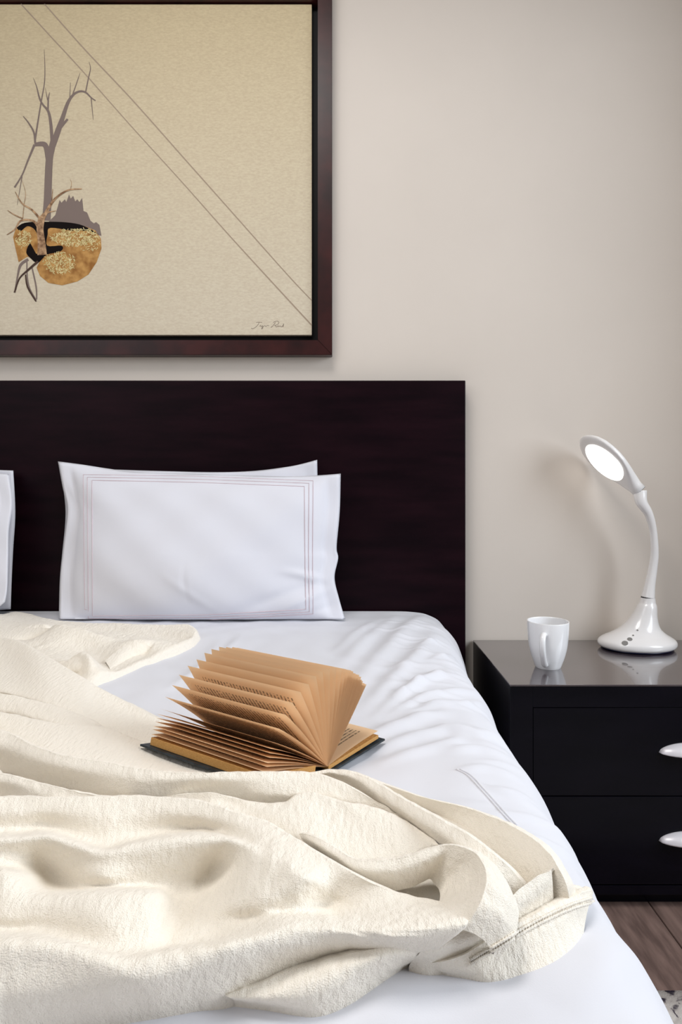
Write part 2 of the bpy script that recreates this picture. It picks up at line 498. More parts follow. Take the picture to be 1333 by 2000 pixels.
# --- base layer: the flap beside the pillow, and a thin layer under the folds
ln((-200,1228,.016),(-60,1234,.015),(0,1232,.015),(40,1227,.018),(80,1226,.021),(120,1229,.023),(160,1236,.022),(200,1246,.020),(222,1256,.014))
ln((45,1251,.009),(75,1245,.006),(110,1242,.006),(150,1245,.006),(190,1254,.008))
ln((80,1262,.013),(120,1256,.015),(160,1256,.014),(196,1262,.012))
ln((160,1270,.007),(185,1281,.004),(197,1292,.005),(200,1302,.006))
ln((125,1292,.016),(150,1284,.023),(165,1286,.026),(173,1298,.024),(177,1313,.016))
ln((215,1280,.010),(232,1268,.014),(248,1260,.018),(264,1256,.021),(282,1258,.019),(304,1268,.013))
ln((205,1313,.006),(235,1296,.005),(265,1281,.005),(292,1273,.006))
ln((190,1329,.013),(240,1310,.014),(300,1287,.014),(340,1272,.014),(372,1255,.015),(384,1243,.017))
ln((300,1243,.006),(335,1250,.005),(360,1251,.007))
ln((60,1209,.009),(100,1214,.009),(180,1222,.009),(260,1228,.010),(330,1233,.011),(370,1236,.015))
ln((75,1262,.010),(110,1282,.010),(140,1301,.011),(165,1317,.011))
for px_ in list(range(-1200, -500, 175)) + list(range(-500, 1150, 75)):
    for py_ in (1345, 1385, 1430, 1480, 1540, 1620, 1700, 1790, 1880, 1970):
        cp((px_, py_, .008))
OUT = [(-1300,1262,.003),(-520,1245,.003),(-200,1232,.003),(-60,1214,.003),(0,1205,.003),(30,1200,.003),(60,1202,.003),(100,1211,.003),(150,1217,.003),(250,1224,.003),(330,1229,.003),(372,1231,.003),(389,1242,.003),(386,1253,.003),
       (365,1268,.003),(300,1292,.003),(240,1316,.003),(185,1341,.003),(215,1354,.003),(260,1380,.003),(300,1408,.003),(400,1458,.003),(560,1490,.003),(680,1518,.003),(760,1555,.003),(900,1612,.003),
       (1000,1668,.003),(1050,1715,.003),(1110,1728,.003),(1150,1740,.003),(1130,1790,.003),(1070,1840,.003),(960,1885,.003),(850,1880,.003),(760,1875,.003),(640,1925,.003),(480,1935,.003),
       (300,1955,.003),(0,1985,.003),(-520,2050,.003),(-1300,2060,.003)]
# --- folds: each is a list of lines from its hidden back over the crest down its front
FOLDS = []
def fold(lines, root=(0.0, 1.0), depth=0.030, tuck=True, ext=True, rfall=False):
    FOLDS.append((lines, root, depth, tuck, ext, rfall))
# soft folds on the flap
fold([[(-150,1232,.016),(0,1232,.018),(60,1226,.023),(110,1228,.026),(160,1236,.025),(215,1252,.016)],
      [(-150,1242,.013),(0,1243,.014),(60,1237,.017),(110,1236,.018),(155,1242,.017),(203,1255,.012)],
      [(-150,1252,.006),(0,1254,.007),(60,1249,.007),(110,1245,.006),(150,1249,.006),(192,1259,.006)]], depth=.016, ext=False)
fold([[(205,1290,.010),(232,1268,.018),(250,1259,.022),(268,1256,.024),(286,1260,.019),(304,1270,.010)],
      [(210,1298,.008),(236,1279,.014),(255,1269,.016),(273,1266,.016),(289,1267,.013),(306,1273,.008)],
      [(215,1306,.006),(240,1291,.006),(260,1281,.006),(278,1277,.006),(292,1275,.006),(308,1277,.006)]], depth=.016, ext=False)
fold([[(115,1298,.014),(140,1287,.023),(155,1283,.027),(168,1288,.026),(176,1300,.018),(179,1314,.008)],
      [(118,1304,.013),(140,1298,.020),(155,1297,.022),(167,1299,.020),(175,1307,.013),(178,1317,.007)],
      [(120,1311,.011),(140,1309,.013),(155,1310,.013),(166,1311,.011),(173,1314,.008),(177,1320,.006)]], root=(.5, .85), depth=.020, ext=False)
# long ridge running down from the flap
fold([[(-150,1250,.036),(-30,1243,.036),(33,1251,.042),(75,1273,.042),(120,1300,.038),(168,1328,.030),(192,1343,.022),(250,1373,.013),(305,1403,.009),(360,1430,.008)],
      [(-150,1300,.026),(-30,1290,.025),(15,1292,.027),(75,1320,.036),(120,1348,.033),(160,1366,.027),(186,1374,.018),(240,1390,.010),(295,1415,.008),(350,1440,.008)],
      [(-150,1355,.020),(-30,1345,.021),(20,1350,.024),(70,1364,.027),(110,1380,.026),(150,1397,.022),(190,1412,.014),(230,1430,.010),(280,1450,.010),(340,1466,.009)]])
fold([[(-150,1340,.036),(0,1355,.038),(50,1365,.037),(100,1377,.035),(140,1391,.030),(180,1407,.024),(200,1420,.018)],
      [(-150,1360,.032),(0,1372,.033),(50,1382,.033),(100,1394,.032),(140,1408,.030),(180,1422,.026),(200,1430,.020)],
      [(-150,1380,.024),(0,1388,.026),(50,1398,.027),(100,1411,.028),(140,1425,.028),(180,1436,.026),(200,1440,.022)]])
fold([[(-150,1378,.037),(0,1392,.040),(60,1404,.040),(110,1414,.039),(160,1418,.037),(205,1421,.033),(245,1437,.031),(290,1453,.027),(350,1473,.023),(420,1490,.022),(500,1497,.021),(560,1500,.020)],
      [(-150,1405,.034),(0,1413,.035),(60,1432,.036),(110,1448,.037),(160,1458,.036),(205,1462,.034),(245,1470,.033),(290,1480,.029),(350,1492,.026),(420,1500,.024),(500,1503,.024),(560,1503,.024)],
      [(-150,1422,.030),(0,1434,.032),(60,1460,.034),(110,1477,.036),(160,1486,.037),(205,1492,.037),(245,1499,.036),(290,1506,.033),(350,1511,.031),(420,1513,.030),(500,1511,.029),(560,1510,.028)]])
fold([[(-150,1398,.046),(0,1426,.047),(60,1453,.047),(120,1474,.047),(210,1489,.047),(270,1500,.047),(320,1507,.047),(400,1510,.048),(460,1509,.048),(520,1508,.048),(600,1509,.046),(655,1523,.043),(690,1540,.040),(725,1560,.036),(765,1583,.032),(800,1604,.030)],
      [(-150,1430,.039),(0,1458,.039),(60,1481,.039),(120,1499,.039),(210,1513,.040),(270,1522,.041),(320,1524,.042),(400,1524,.043),(460,1524,.043),(520,1524,.043),(600,1528,.041),(655,1540,.039),(690,1553,.036),(725,1568,.033),(765,1588,.030),(800,1607,.028)],
      [(-150,1470,.016),(0,1494,.016),(60,1512,.019),(120,1524,.022),(210,1540,.027),(270,1546,.030),(320,1544,.032),(400,1540,.033),(460,1543,.033),(520,1548,.034),(600,1552,.034),(655,1560,.033),(690,1568,.031),(725,1578,.029),(765,1593,.027),(800,1610,.026)]])
fold([[(-150,1492,.035),(0,1511,.036),(60,1525,.035),(120,1540,.034),(180,1552,.033),(240,1560,.031)],
      [(-150,1512,.030),(0,1527,.031),(60,1540,.031),(120,1550,.031),(180,1557,.031),(240,1562,.030)],
      [(-150,1530,.020),(0,1544,.021),(60,1557,.024),(120,1561,.028),(180,1563,.029),(240,1565,.029)]], depth=.018)
fold([[(300,1557,.022),(400,1549,.038),(445,1557,.038),(490,1567,.037),(520,1570,.038),(556,1567,.040),(580,1553,.043),(604,1547,.044),(634,1555,.043),(670,1567,.042),(715,1574,.041),(760,1588,.038),(800,1608,.035),(850,1642,.032)],
      [(300,1560,.021),(400,1560,.035),(445,1570,.034),(490,1580,.035),(530,1590,.037),(575,1592,.039),(605,1590,.039),(640,1595,.037),(680,1602,.036),(730,1606,.037),(780,1618,.035),(815,1632,.033),(840,1645,.032),(858,1650,.032)],
      [(300,1564,.020),(400,1572,.032),(445,1585,.032),(490,1600,.032),(540,1620,.031),(590,1642,.030),(635,1662,.028),(680,1674,.026),(720,1680,.025),(760,1676,.025),(800,1667,.027),(830,1657,.029),(850,1652,.031),(865,1650,.033)]], depth=.018, ext=False)
# roll that turns into the mouth of the big fold
fold([[(572,1628,.026),(605,1630,.040),(655,1655,.041),(685,1674,.042),(715,1681,.043),(760,1678,.044),(800,1671,.046),(840,1658,.048),(870,1650,.050),(900,1653,.053),(930,1666,.056),(948,1692,.057),(953,1720,.057),(947,1748,.054),(936,1775,.050),(905,1815,.040)],
      [(576,1634,.025),(610,1645,.038),(655,1672,.039),(685,1693,.039),(718,1704,.038),(760,1704,.038),(800,1697,.039),(840,1682,.042),(868,1672,.043),(888,1680,.043),(908,1692,.042),(920,1710,.042),(920,1730,.042),(912,1750,.043),(903,1772,.044),(885,1805,.040)],
      [(580,1640,.024),(620,1660,.030),(665,1690,.028),(700,1712,.026),(735,1730,.023),(768,1739,.021),(800,1735,.020),(828,1722,.020),(840,1716,.021),(848,1724,.020),(856,1734,.019),(860,1744,.020),(860,1754,.023),(856,1766,.028),(850,1782,.034),(845,1805,.038)]],
     root=[(0, 1)] * 8 + [(.3, .9), (.5, .85), (.7, .7), (.9, .4), (1, .1), (1, 0), (1, 0), (1, 0)], depth=.017, ext=False, tuck=False)
# the broad front of the blanket
FR = ['-150,1560,43 20,1556,43 100,1557,44 200,1556,44 260,1555,44 330,1558,44 400,1567,44 470,1590,44 520,1605,44 560,1628,44 620,1665,44 700,1710,43 750,1735,38 810,1755,32 880,1767,33',
      '-150,1590,37 20,1588,38 100,1586,38 200,1595,37 260,1592,37 330,1590,38 400,1598,39 460,1610,42 510,1628,45 555,1655,47 610,1690,46 670,1725,38 735,1752,36 800,1772,36 895,1777,40',
      '-150,1626,28 20,1624,28 100,1620,27 200,1650,25 260,1638,26 330,1626,27 400,1622,30 452,1632,37 500,1648,45 550,1675,49 600,1712,48 655,1742,34 715,1765,34 790,1785,39 908,1787,44',
      '-150,1640,46 20,1636,46 100,1632,47 195,1659,43 260,1647,45 330,1636,47 400,1634,48 450,1641,48 492,1660,47 540,1692,48 590,1725,46 650,1757,30 705,1775,34 785,1795,41 915,1796,46',
      '-150,1668,38 20,1665,38 90,1672,32 190,1685,38 255,1685,37 325,1680,37 385,1680,34 430,1690,27 478,1695,41 525,1722,44 580,1748,41 640,1772,28 700,1788,36 780,1805,42 914,1804,46',
      '-150,1692,34 15,1692,34 105,1708,20 190,1712,33 250,1715,30 315,1712,28 370,1720,23 412,1722,21 465,1730,37 510,1752,40 570,1768,36 635,1784,32 700,1800,40 780,1815,43 910,1811,44',
      '-150,1703,43 25,1703,44 98,1732,18 195,1732,27 255,1731,27 312,1735,24 355,1755,18 395,1758,22 450,1765,33 500,1775,35 560,1782,34 632,1790,38 700,1808,42 780,1823,42 902,1818,42',
      '-150,1757,38 20,1756,39 95,1750,39 195,1743,42 258,1742,42 310,1748,38 342,1785,20 385,1795,22 435,1795,26 495,1793,30 555,1792,38 630,1797,41 700,1815,42 780,1830,41 893,1826,39',
      '-150,1795,33 20,1792,34 95,1785,36 195,1790,40 255,1795,38 300,1805,34 330,1825,24 375,1828,24 425,1818,24 490,1808,32 550,1803,41 630,1806,42 700,1822,41 775,1836,39 884,1833,36',
      '-150,1818,29 20,1818,29 95,1822,30 195,1848,31 250,1856,31 300,1852,29 335,1845,25 385,1840,26 432,1830,28 490,1820,37 550,1813,43 630,1815,42 700,1829,40 770,1842,36 875,1841,32',
      '-150,1840,45 20,1836,46 100,1838,46 200,1864,43 250,1872,41 300,1863,41 350,1855,41 400,1850,42 445,1841,43 495,1832,43 555,1826,42 630,1827,40 700,1837,37 765,1848,33 864,1849,28',
      '-150,1890,40 20,1885,41 100,1890,40 200,1903,39 250,1908,38 300,1905,37 355,1895,37 410,1885,37 460,1872,38 510,1858,38 570,1846,38 635,1840,36 700,1845,33 760,1855,28 850,1859,22',
      '-150,1960,26 20,1950,27 110,1945,27 205,1945,26 255,1942,25 305,1938,25 365,1925,25 420,1912,25 475,1895,26 530,1876,28 585,1860,30 640,1850,31 700,1852,28 755,1863,22 832,1871,14',
      '-150,2030,3 20,2018,3 120,2004,3 215,1994,3 265,1988,3 315,1982,3 385,1968,3 440,1955,5 500,1930,8 560,1905,10 610,1884,13 650,1872,16 700,1864,18 750,1872,14 808,1883,4']
FRL = [[tuple(float(c) * (.001 if k_ == 2 else 1) for k_, c in enumerate(t.split(','))) for t in row.split()] for row in FR]
FRL = [[(x_, y_, max(.037 + (h_ - .037) * 1.35, .012) if (i_ < 11 and x_ < 800) else h_) for x_, y_, h_ in row] for i_, row in enumerate(FRL)]
fold(FRL, depth=.020, rfall=True)
# second lobe below the front
fold([[(440,1945,.010),(500,1925,.014),(560,1900,.018),(620,1880,.022),(680,1862,.026),(730,1853,.029),(780,1850,.029),(830,1858,.022)],
      [(450,1951,.010),(510,1945,.014),(575,1928,.019),(640,1902,.024),(700,1884,.026),(745,1872,.027),(790,1866,.024),(825,1868,.016)],
      [(455,1954,.008),(515,1956,.011),(590,1952,.014),(660,1930,.017),(715,1905,.018),(755,1890,.018),(790,1880,.014),(815,1878,.010)],
      [(458,1957,.003),(520,1965,.003),(610,1977,.003),(675,1960,.003),(730,1930,.003),(765,1907,.003),(790,1890,.003),(806,1884,.003)]], depth=.012, ext=False)
# rolled edge running from the book to the hem
fold([[(600,1510,.035),(640,1503,.038),(685,1507,.040),(724,1522,.042),(760,1543,.043),(800,1567,.045),(870,1605,.047),(930,1640,.047),(980,1680,.040),(1015,1714,.024),(1030,1735,.014)],
      [(605,1514,.034),(645,1511,.036),(685,1518,.038),(718,1537,.039),(750,1559,.039),(788,1585,.040),(852,1624,.042),(912,1662,.042),(958,1700,.036),(992,1735,.023),(1008,1752,.013)],
      [(610,1517,.030),(648,1517,.030),(683,1528,.029),(712,1550,.027),(740,1571,.026),(776,1595,.026),(836,1636,.029),(890,1672,.031),(938,1708,.026),(972,1747,.014),(985,1762,.010)]], root=(0.45, 0.89), depth=.030, ext=False)
# outer lip with the shaded trough inside it
fold([[(700,1512,.018),(760,1535,.019),(830,1559,.020),(900,1575,.023),(960,1595,.027),(1010,1618,.032),(1050,1643,.036),(1075,1668,.037),(1095,1700,.034),(1110,1735,.027),(1114,1775,.012)],
      [(705,1518,.013),(765,1545,.013),(828,1570,.013),(890,1590,.014),(945,1614,.017),(990,1640,.021),(1025,1665,.025),(1052,1690,.027),(1070,1715,.025),(1082,1740,.019),(1088,1775,.009)],
      [(710,1525,.007),(770,1556,.006),(825,1582,.005),(880,1606,.005),(930,1636,.007),(968,1662,.008),(1000,1690,.010),(1024,1712,.011),(1044,1735,.010),(1054,1755,.008),(1060,1768,.006)]], root=(0.6, 0.8), depth=.014, ext=False)
# pointed fold
fold([[(1078,1699,.037),(1050,1712,.037),(1020,1733,.035),(990,1760,.033),(950,1786,.032),(900,1808,.034),(850,1830,.031)],
      [(1080,1722,.030),(1056,1738,.030),(1026,1762,.028),(990,1790,.027),(935,1824,.027),(870,1850,.026),(820,1862,.022)],
      [(1082,1757,.016),(1056,1772,.016),(1026,1792,.016),(975,1822,.016),(915,1856,.016),(840,1880,.012),(800,1885,.007)]], root=(0.5, 0.86), depth=.020, ext=False)
# hem
fold([[(1160,1744,.014),(1154,1738,.017),(1130,1746,.020),(1080,1767,.021),(1020,1799,.021),(960,1832,.020),(900,1867,.017),(845,1882,.011),(800,1885,.005)],
      [(1153,1762,.011),(1145,1764,.014),(1122,1778,.017),(1075,1803,.017),(1015,1836,.016),(955,1866,.014),(905,1886,.011),(855,1893,.007),(805,1887,.003)],
      [(1145,1795,.006),(1137,1797,.009),(1115,1812,.011),(1070,1840,.011),(1015,1868,.010),(958,1890,.009),(912,1900,.006),(865,1900,.004),(812,1890,.003)],
      [(1140,1830,.002),(1130,1850,.003),(1115,1873,.003),(1070,1897,.003),(1015,1907,.003),(955,1915,.003),(905,1908,.002),(870,1903,.002),(820,1893,.002)]], root=(0.2, 0.98), depth=.012, ext=False)

def resamp3(P, n):
    C = np.array(catmull(list(P), 10)); s = np.concatenate([[0], np.cumsum(np.linalg.norm(np.diff(C, axis=0), axis=1))])
    t = np.linspace(0, s[-1], n)
    return np.stack([np.interp(t, s, C[:, k_]) for k_ in range(3)], 1)

def fold_mesh(lines, root, depth, tuck, ext, rfall):
    n = max(60, int(abs(lines[0][-1][0] - lines[0][0][0]) / 3.0))
    L3 = []
    for li in lines:
        li = [tuple(p) for p in li]
        if ext: li = [(li[0][0] - 1050, li[0][1] + 16, li[0][2] * .9)] + li
        ctrl = np.array(catmull(li, 10))
        # same parameter on every line so that columns correspond
        t = np.linspace(0, len(ctrl) - 1, n)
        C = np.stack([np.interp(t, np.arange(len(ctrl)), ctrl[:, k_]) for k_ in range(3)], 1)
        W3 = []
        for px, py, h in C:
            X, Y = to_bed(px, py, h); W3.append((X, Y, float(bed_z(X, Y)) + h))
        L3.append(np.array(W3))
    if isinstance(root, list):
        tt = np.linspace(0, len(root) - 1, n)
        r = np.stack([np.interp(tt, np.arange(len(root)), [q[0] for q in root]), np.interp(tt, np.arange(len(root)), [q[1] for q in root]), 0 * tt], 1)
    else:
        r = np.array([root[0], root[1], 0.0])
    c = L3[0]; hb = c[:, 2] - bed_z(c[:, 0], c[:, 1])
    dz = np.minimum(depth, np.maximum(hb - 0.002, 0.001))
    b1 = c + r * 0.007; b1[:, 2] -= np.minimum(0.0025, dz * .2)
    b2 = c + r * 0.016; b2[:, 2] -= dz * 0.55
    b3 = c + r * 0.022; b3[:, 2] -= dz + 0.004
    f1 = c + (L3[1] - c) * 0.16; f1[:, 2] = c[:, 2] - (c[:, 2] - L3[1][:, 2]) * 0.06
    rows = [b3, b2, b1, c, f1] + L3[1:]
    if tuck:
        e = L3[-1]
        e1 = e.copy(); e1[:, 1] += 0.001; e1[:, 2] -= 0.007
        e2 = e.copy(); e2[:, 1] += 0.004; e2[:, 2] -= 0.018
        rows += [e1, e2]
    A = np.stack(rows, 0)                                   # (rows, n, 3)
    if rfall:
        q1 = A[:, -1].copy(); q1[:, 0] += .003; q1[:, 1] += .005; q1[:, 2] -= .003
        q2 = A[:, -1].copy(); q2[:, 0] += .003; q2[:, 1] += .018; q2[:, 2] -= .011
        q3 = A[:, -1].copy(); q3[:, 0] -= .005; q3[:, 1] += .040; q3[:, 2] -= .026
        A = np.concatenate([A, q1[:, None], q2[:, None], q3[:, None]], 1)
    k_ = 6; out = []
    m = len(A)
    for i in range(m - 1):
        p0, p1, p2, p3 = A[max(i - 1, 0)], A[i], A[i + 1], A[min(i + 2, m - 1)]
        for j in range(k_):
            t = j / k_
            m1 = (p2 - p0) * 0.42; m2 = (p3 - p1) * 0.42
            out.append((2 * t**3 - 3 * t**2 + 1) * p1 + (t**3 - 2 * t**2 + t) * m1 + (-2 * t**3 + 3 * t**2) * p2 + (t**3 - t**2) * m2)
    out.append(A[-1])
    G_ = np.array(out)
    G_[..., 2] += 0.0006 * np.sin(G_[..., 0] * 190 + 5 * np.sin(G_[..., 1] * 50)) * np.sin(G_[..., 1] * 230 + 4 * np.sin(G_[..., 0] * 63))
    for _ in range(2):
        G_[1:-1] = (G_[:-2] + 2 * G_[1:-1] + G_[2:]) / 4
        G_[:, 1:-1] = (G_[:, :-2] + 2 * G_[:, 1:-1] + G_[:, 2:]) / 4
    nr, ncol = G_.shape[:2]
    idx = np.arange(nr * ncol).reshape(nr, ncol)
    q = np.stack([idx[:-1, :-1], idx[1:, :-1], idx[1:, 1:], idx[:-1, 1:]], -1).reshape(-1, 4)
    return G_.reshape(-1, 3), q
def build_blanket():
    A = np.array([(*to_bed(*p), p[2]) for p in CP])
    P = A[:, :2]; H = A[:, 2]
    pys = np.array([p[1] for p in CP]); H = np.where(pys < 1325, .010 + (H - .010) * 1.6, H).clip(.003, .05)
    outl = np.array([to_bed(*p) for p in OUT])
    loop = np.array(catmull(list(outl), 5))
    # polyharmonic spline with a little smoothing
    D = np.hypot(P[:, None, 0] - P[None, :, 0], P[:, None, 1] - P[None, :, 1])
    n = len(P)
    K = np.zeros((n + 3, n + 3)); K[:n, :n] = -D + np.eye(n) * 0.0002
    K[:n, n] = 1; K[:n, n + 1:] = P; K[n, :n] = 1; K[n + 1:, :n] = P.T
    W = np.linalg.solve(K, np.concatenate([H, [0, 0, 0]]))
    st = 0.003
    xs = np.arange(-1.62, 0.262, st); ys = np.arange(0.355, 1.66, st)
    X, Y = np.meshgrid(xs, ys)
    h = np.full(X.shape, W[n]) + W[n + 1] * X + W[n + 2] * Y
    for i in range(n):
        h -= W[i] * np.hypot(X - P[i, 0], Y - P[i, 1])
    h = np.clip(h, 0.005, 0.06)
    for _ in range(1):                        # round the creases
        hp = np.pad(h, 1, mode='edge')
        h = (hp[:-2, 1:-1] + hp[2:, 1:-1] + hp[1:-1, :-2] + hp[1:-1, 2:] + 2 * h) / 6
    # signed distance to the outline
    d, _ = seg_dist(X, Y, np.vstack([loop, loop[:1]]))
    inside = np.zeros(X.shape, bool)
    j = len(loop) - 1
    for i in range(len(loop)):
        xi, yi = loop[i]; xj, yj = loop[j]
        c = ((yi > Y) != (yj > Y)) & (X < (xj - xi) * (Y - yi) / (yj - yi + 1e-15) + xi)
        inside ^= c; j = i
    d = np.where(inside, d, -d)
    r = 0.012
    t = np.clip(d / r, 0, 1)
    prof = np.sqrt(1 - (1 - t) ** 2)
    h = h * prof + 0.0007 * (np.sin(X * 190 + 5 * np.sin(Y * 50)) * np.sin(Y * 230 + 4 * np.sin(X * 63))) * prof
    h = np.where(d < 0, d * 1.2, h)
    Z = bed_z(X, Y) + wrinkle(X, Y) * 0.6 + h
    nr, nc = X.shape
    keep = d > -0.012
    idx = np.arange(nr * nc).reshape(nr, nc)
    fk = keep[:-1, :-1] & keep[1:, :-1] & keep[:-1, 1:] & keep[1:, 1:]
    Fq = np.stack([idx[:-1, :-1], idx[:-1, 1:], idx[1:, 1:], idx[1:, :-1]], -1)[fk]
    used = np.unique(Fq); remap = -np.ones(nr * nc, int); remap[used] = np.arange(len(used))
    V = np.stack([X, Y, Z], -1).reshape(-1, 3)[used]
    Vs, Fs = [V], [remap[Fq]]
    base = len(V)
    for fo in FOLDS:
        v_, q_ = fold_mesh(*fo)
        Vs.append(v_); Fs.append(q_ + base); base += len(v_)
    VV = np.concatenate(Vs)
    VV[:, 2] = np.maximum(VV[:, 2], bed_z(VV[:, 0], VV[:, 1]) - 0.003)   # nothing sinks into the mattress
    return mesh_from(VV.tolist(), np.concatenate(Fs).tolist())
bl_me = build_blanket()
blanket = obj('blanket', bl_me, M['fleece'])
tag(blanket, 'rumpled cream fleece blanket thrown across the white bedspread', 'blanket')
bl_bvh = bvh_of(bl_me)
for off in (0, 9):
    pts = drop_line(bl_bvh, [(1160, 1752 + off), (1120, 1766 + off), (1070, 1788 + off), (1010, 1820 + off), (955, 1853 + off), (918, 1874 + off)], 0.0006, 22)
    rads = [0.0013 if i % 2 == 0 else 0.0007 for i in range(len(pts))]
    obj('hem_stitching', tube_mesh(pts, rads, 6), M['fleece'], blanket)

# ------------------------------------------------------------------ pillows
def resample(pts, n):
    P = np.array(catmull(pts, 10)); s = np.concatenate([[0], np.cumsum(np.hypot(*np.diff(P, axis=0).T))])
    t = np.linspace(0, s[-1], n)
    return np.stack([np.interp(t, s, P[:, 0]), np.interp(t, s, P[:, 1])], 1)
def pillow(name, top, right, bottom, left, yb, yt, tf, tb, label, group, seed=0, creases=()):
    nu, nv = 110, 70
    T = resample(top, nu); B = resample(bottom, nu); Lf = resample(left, nv); R = resample(right, nv)
    u = np.linspace(0, 1, nu)[None, :, None]; v = np.linspace(0, 1, nv)[:, None, None]
    C = (1 - v) * T[None] + v * B[None] + (1 - u) * Lf[:, None] + u * R[:, None] \
        - ((1 - u) * (1 - v) * T[0] + u * (1 - v) * T[-1] + (1 - u) * v * B[0] + u * v * B[-1])
    # tilted plane  Y = yb + (z-.55)*(yt-yb)/.36
    k = (yt - yb) / 0.36
    a = (C[..., 1] - HY) / F                       # z = CZ - a*Y
    Y = (yb + (CZ - 0.55) * k) / (1 + a * k)
    X = (C[..., 0] - CX) / F * Y; Z = CZ - a * Y
    U = u[..., 0] * 2 - 1 + 0 * v[..., 0]; Vv = v[..., 0] * 2 - 1 + 0 * u[..., 0]
    fu = np.clip(1 - (np.abs(U) / 0.9) ** 2.6, 0, 1); fv = np.clip(1 - (np.abs(Vv) / 0.95) ** 2.4, 0, 1)
    prof = (fu * fv) ** 0.55
    r = np.random.default_rng(seed)
    wob = np.zeros(U.shape)
    for _ in range(10):
        f1, f2, p = r.uniform(-5, 5), r.uniform(-4, 4), r.uniform(0, 6.28)
        wob += np.sin(f1 * U + f2 * Vv + p) * 0.0016
    rim = 0.0025 * np.sin(U * 13 + seed) * np.sin(Vv * 9 + 1) + 0.0025
    cr = np.zeros(U.shape)
    for (u0, v0, u1, v1, amp, w) in creases:
        d, t = seg_dist(U * 1.5, Vv, np.array([(u0 * 1.5, v0), (u1 * 1.5, v1)]))
        cr += amp * np.exp(-(d / w) ** 2) * np.sin(np.pi * np.clip(.08 + .84 * t, 0, 1))
    front = prof * tf + rim + wob * (0.3 + prof) + cr
    back = -(prof * tb + 0.0025)
    edge = np.zeros(U.shape); edge[0] = edge[-1] = 1; edge[:, 0] = edge[:, -1] = 1
    n = Vector((0, -1, k)).normalized()
    V = []
    for off in (np.where(edge > 0, 0.0, front), np.where(edge > 0, 0.0, back)):
        V.append(np.stack([X, Y + n.y * off, Z + n.z * off], -1).reshape(-1, 3))
    V = np.concatenate(V)
    V[:, 2] = np.maximum(V[:, 2], TOP + 0.005)
    idx = np.arange(nu * nv).reshape(nv, nu)
    q = np.stack([idx[:-1, :-1], idx[1:, :-1], idx[1:, 1:], idx[:-1, 1:]], -1).reshape(-1, 4)
    q2 = q[:, ::-1] + nu * nv
    me = mesh_from(V.tolist(), q.tolist() + q2.tolist())
    bm = bmesh.new(); bm.from_mesh(me); bmesh.ops.remove_doubles(bm, verts=bm.verts, dist=1e-5); bm.to_mesh(me); bm.free()
    me.polygons.foreach_set('use_smooth', [True] * len(me.polygons))
    o = obj(name, me, M['pillow'])
    tag(o, label, 'pillow', group)
    return o
G = 'white pillows against the headboard'
pillow('pillow', [(117, 912), (250, 918), (450, 922), (560, 912), (620, 898)], [(620, 898), (622, 1000), (626, 1100), (630, 1204)],
       [(118, 1203), (350, 1207), (630, 1204)], [(117, 912), (128, 1000), (120, 1100), (118, 1203)], 1.648, 1.672, .02, .02,
       'white pillow leaning on the headboard behind the embroidered pillow, one corner showing', G, 3)
pf = pillow('pillow', [(113, 901), (165, 908), (210, 915), (270, 922), (400, 926), (540, 930), (610, 929), (666, 925)],
       [(666, 925), (664, 1000), (658, 1068), (661, 1090), (654, 1128), (663, 1170), (676, 1214)],
       [(115, 1212), (300, 1220), (500, 1218), (600, 1213), (640, 1213), (676, 1214)],
       [(113, 901), (122, 950), (131, 995), (124, 1060), (117, 1130), (115, 1212)], 1.572, 1.632, .055, .022,
       'white pillow with fine embroidered border lines, standing beside the open book', G, 5,
       creases=((.62, .30, .92, .42, .006, .05), (.45, .72, .9, .45, -.004, .06), (.55, .85, .95, .55, .005, .05), (.70, .95, .96, .75, -.004, .05),
                (-.06, .2, -.05, .72, -.002, .02), (-.2, .35, .15, .85, .002, .05), (-.97, -.8, -.85, -.3, .003, .05), (.2, .9, .6, .6, -.003, .07)))
pf_bvh = bvh_of(pf.data)
for c in (((163, 927), (380, 930), (612, 939), (611, 1080), (612, 1199), (400, 1211), (166, 1212)),
          ((171, 932), (380, 936), (604, 944), (603, 1080), (605, 1195), (400, 1206), (173, 1208)),
          ((180, 938), (380, 942), (595, 950), (596, 1080), (598, 1190), (400, 1201), (181, 1203))):
    ring = []
    pts = list(c) + [c[0]]
    for i in range(len(pts) - 1):
        for t in np.linspace(0, 1, 14)[:-1]:
            p = (pts[i][0] + (pts[i + 1][0] - pts[i][0]) * t, pts[i][1] + (pts[i + 1][1] - pts[i][1]) * t)
            o_, d_ = ray(*p); loc, nn, _, _ = pf_bvh.ray_cast(o_, d_)
            if loc is not None: ring.append(loc + Vector((0, -0.0004, 0)))
    obj('embroidered_line', tube_mesh(ring, 0.0010, 6, closed=True), M['stitch'], pf)
pillow('pillow', [(-540, 905), (-300, 925), (-60, 918), (26, 919)], [(26, 919), (30, 1000), (26, 1070), (23, 1130), (21, 1190)],
       [(-540, 1203), (-200, 1206), (21, 1192)], [(-540, 905), (-530, 1000), (-535, 1100), (-540, 1203)], 1.648, 1.672, .02, .02,
       'white pillow leaning on the headboard at the far side of the bed, behind another', G, 9)
pillow('pillow', [(-560, 915), (-300, 928), (-60, 922), (18, 926)], [(18, 926), (24, 985), (17, 1040), (16, 1100), (14, 1150), (10, 1176)],
       [(-560, 1212), (-200, 1218), (-30, 1196), (10, 1178)], [(-560, 915), (-550, 1000), (-555, 1100), (-560, 1212)], 1.572, 1.632, .05, .022,
       'white pillow standing in front at the far side of the bed, past the headboard gap', G, 12)

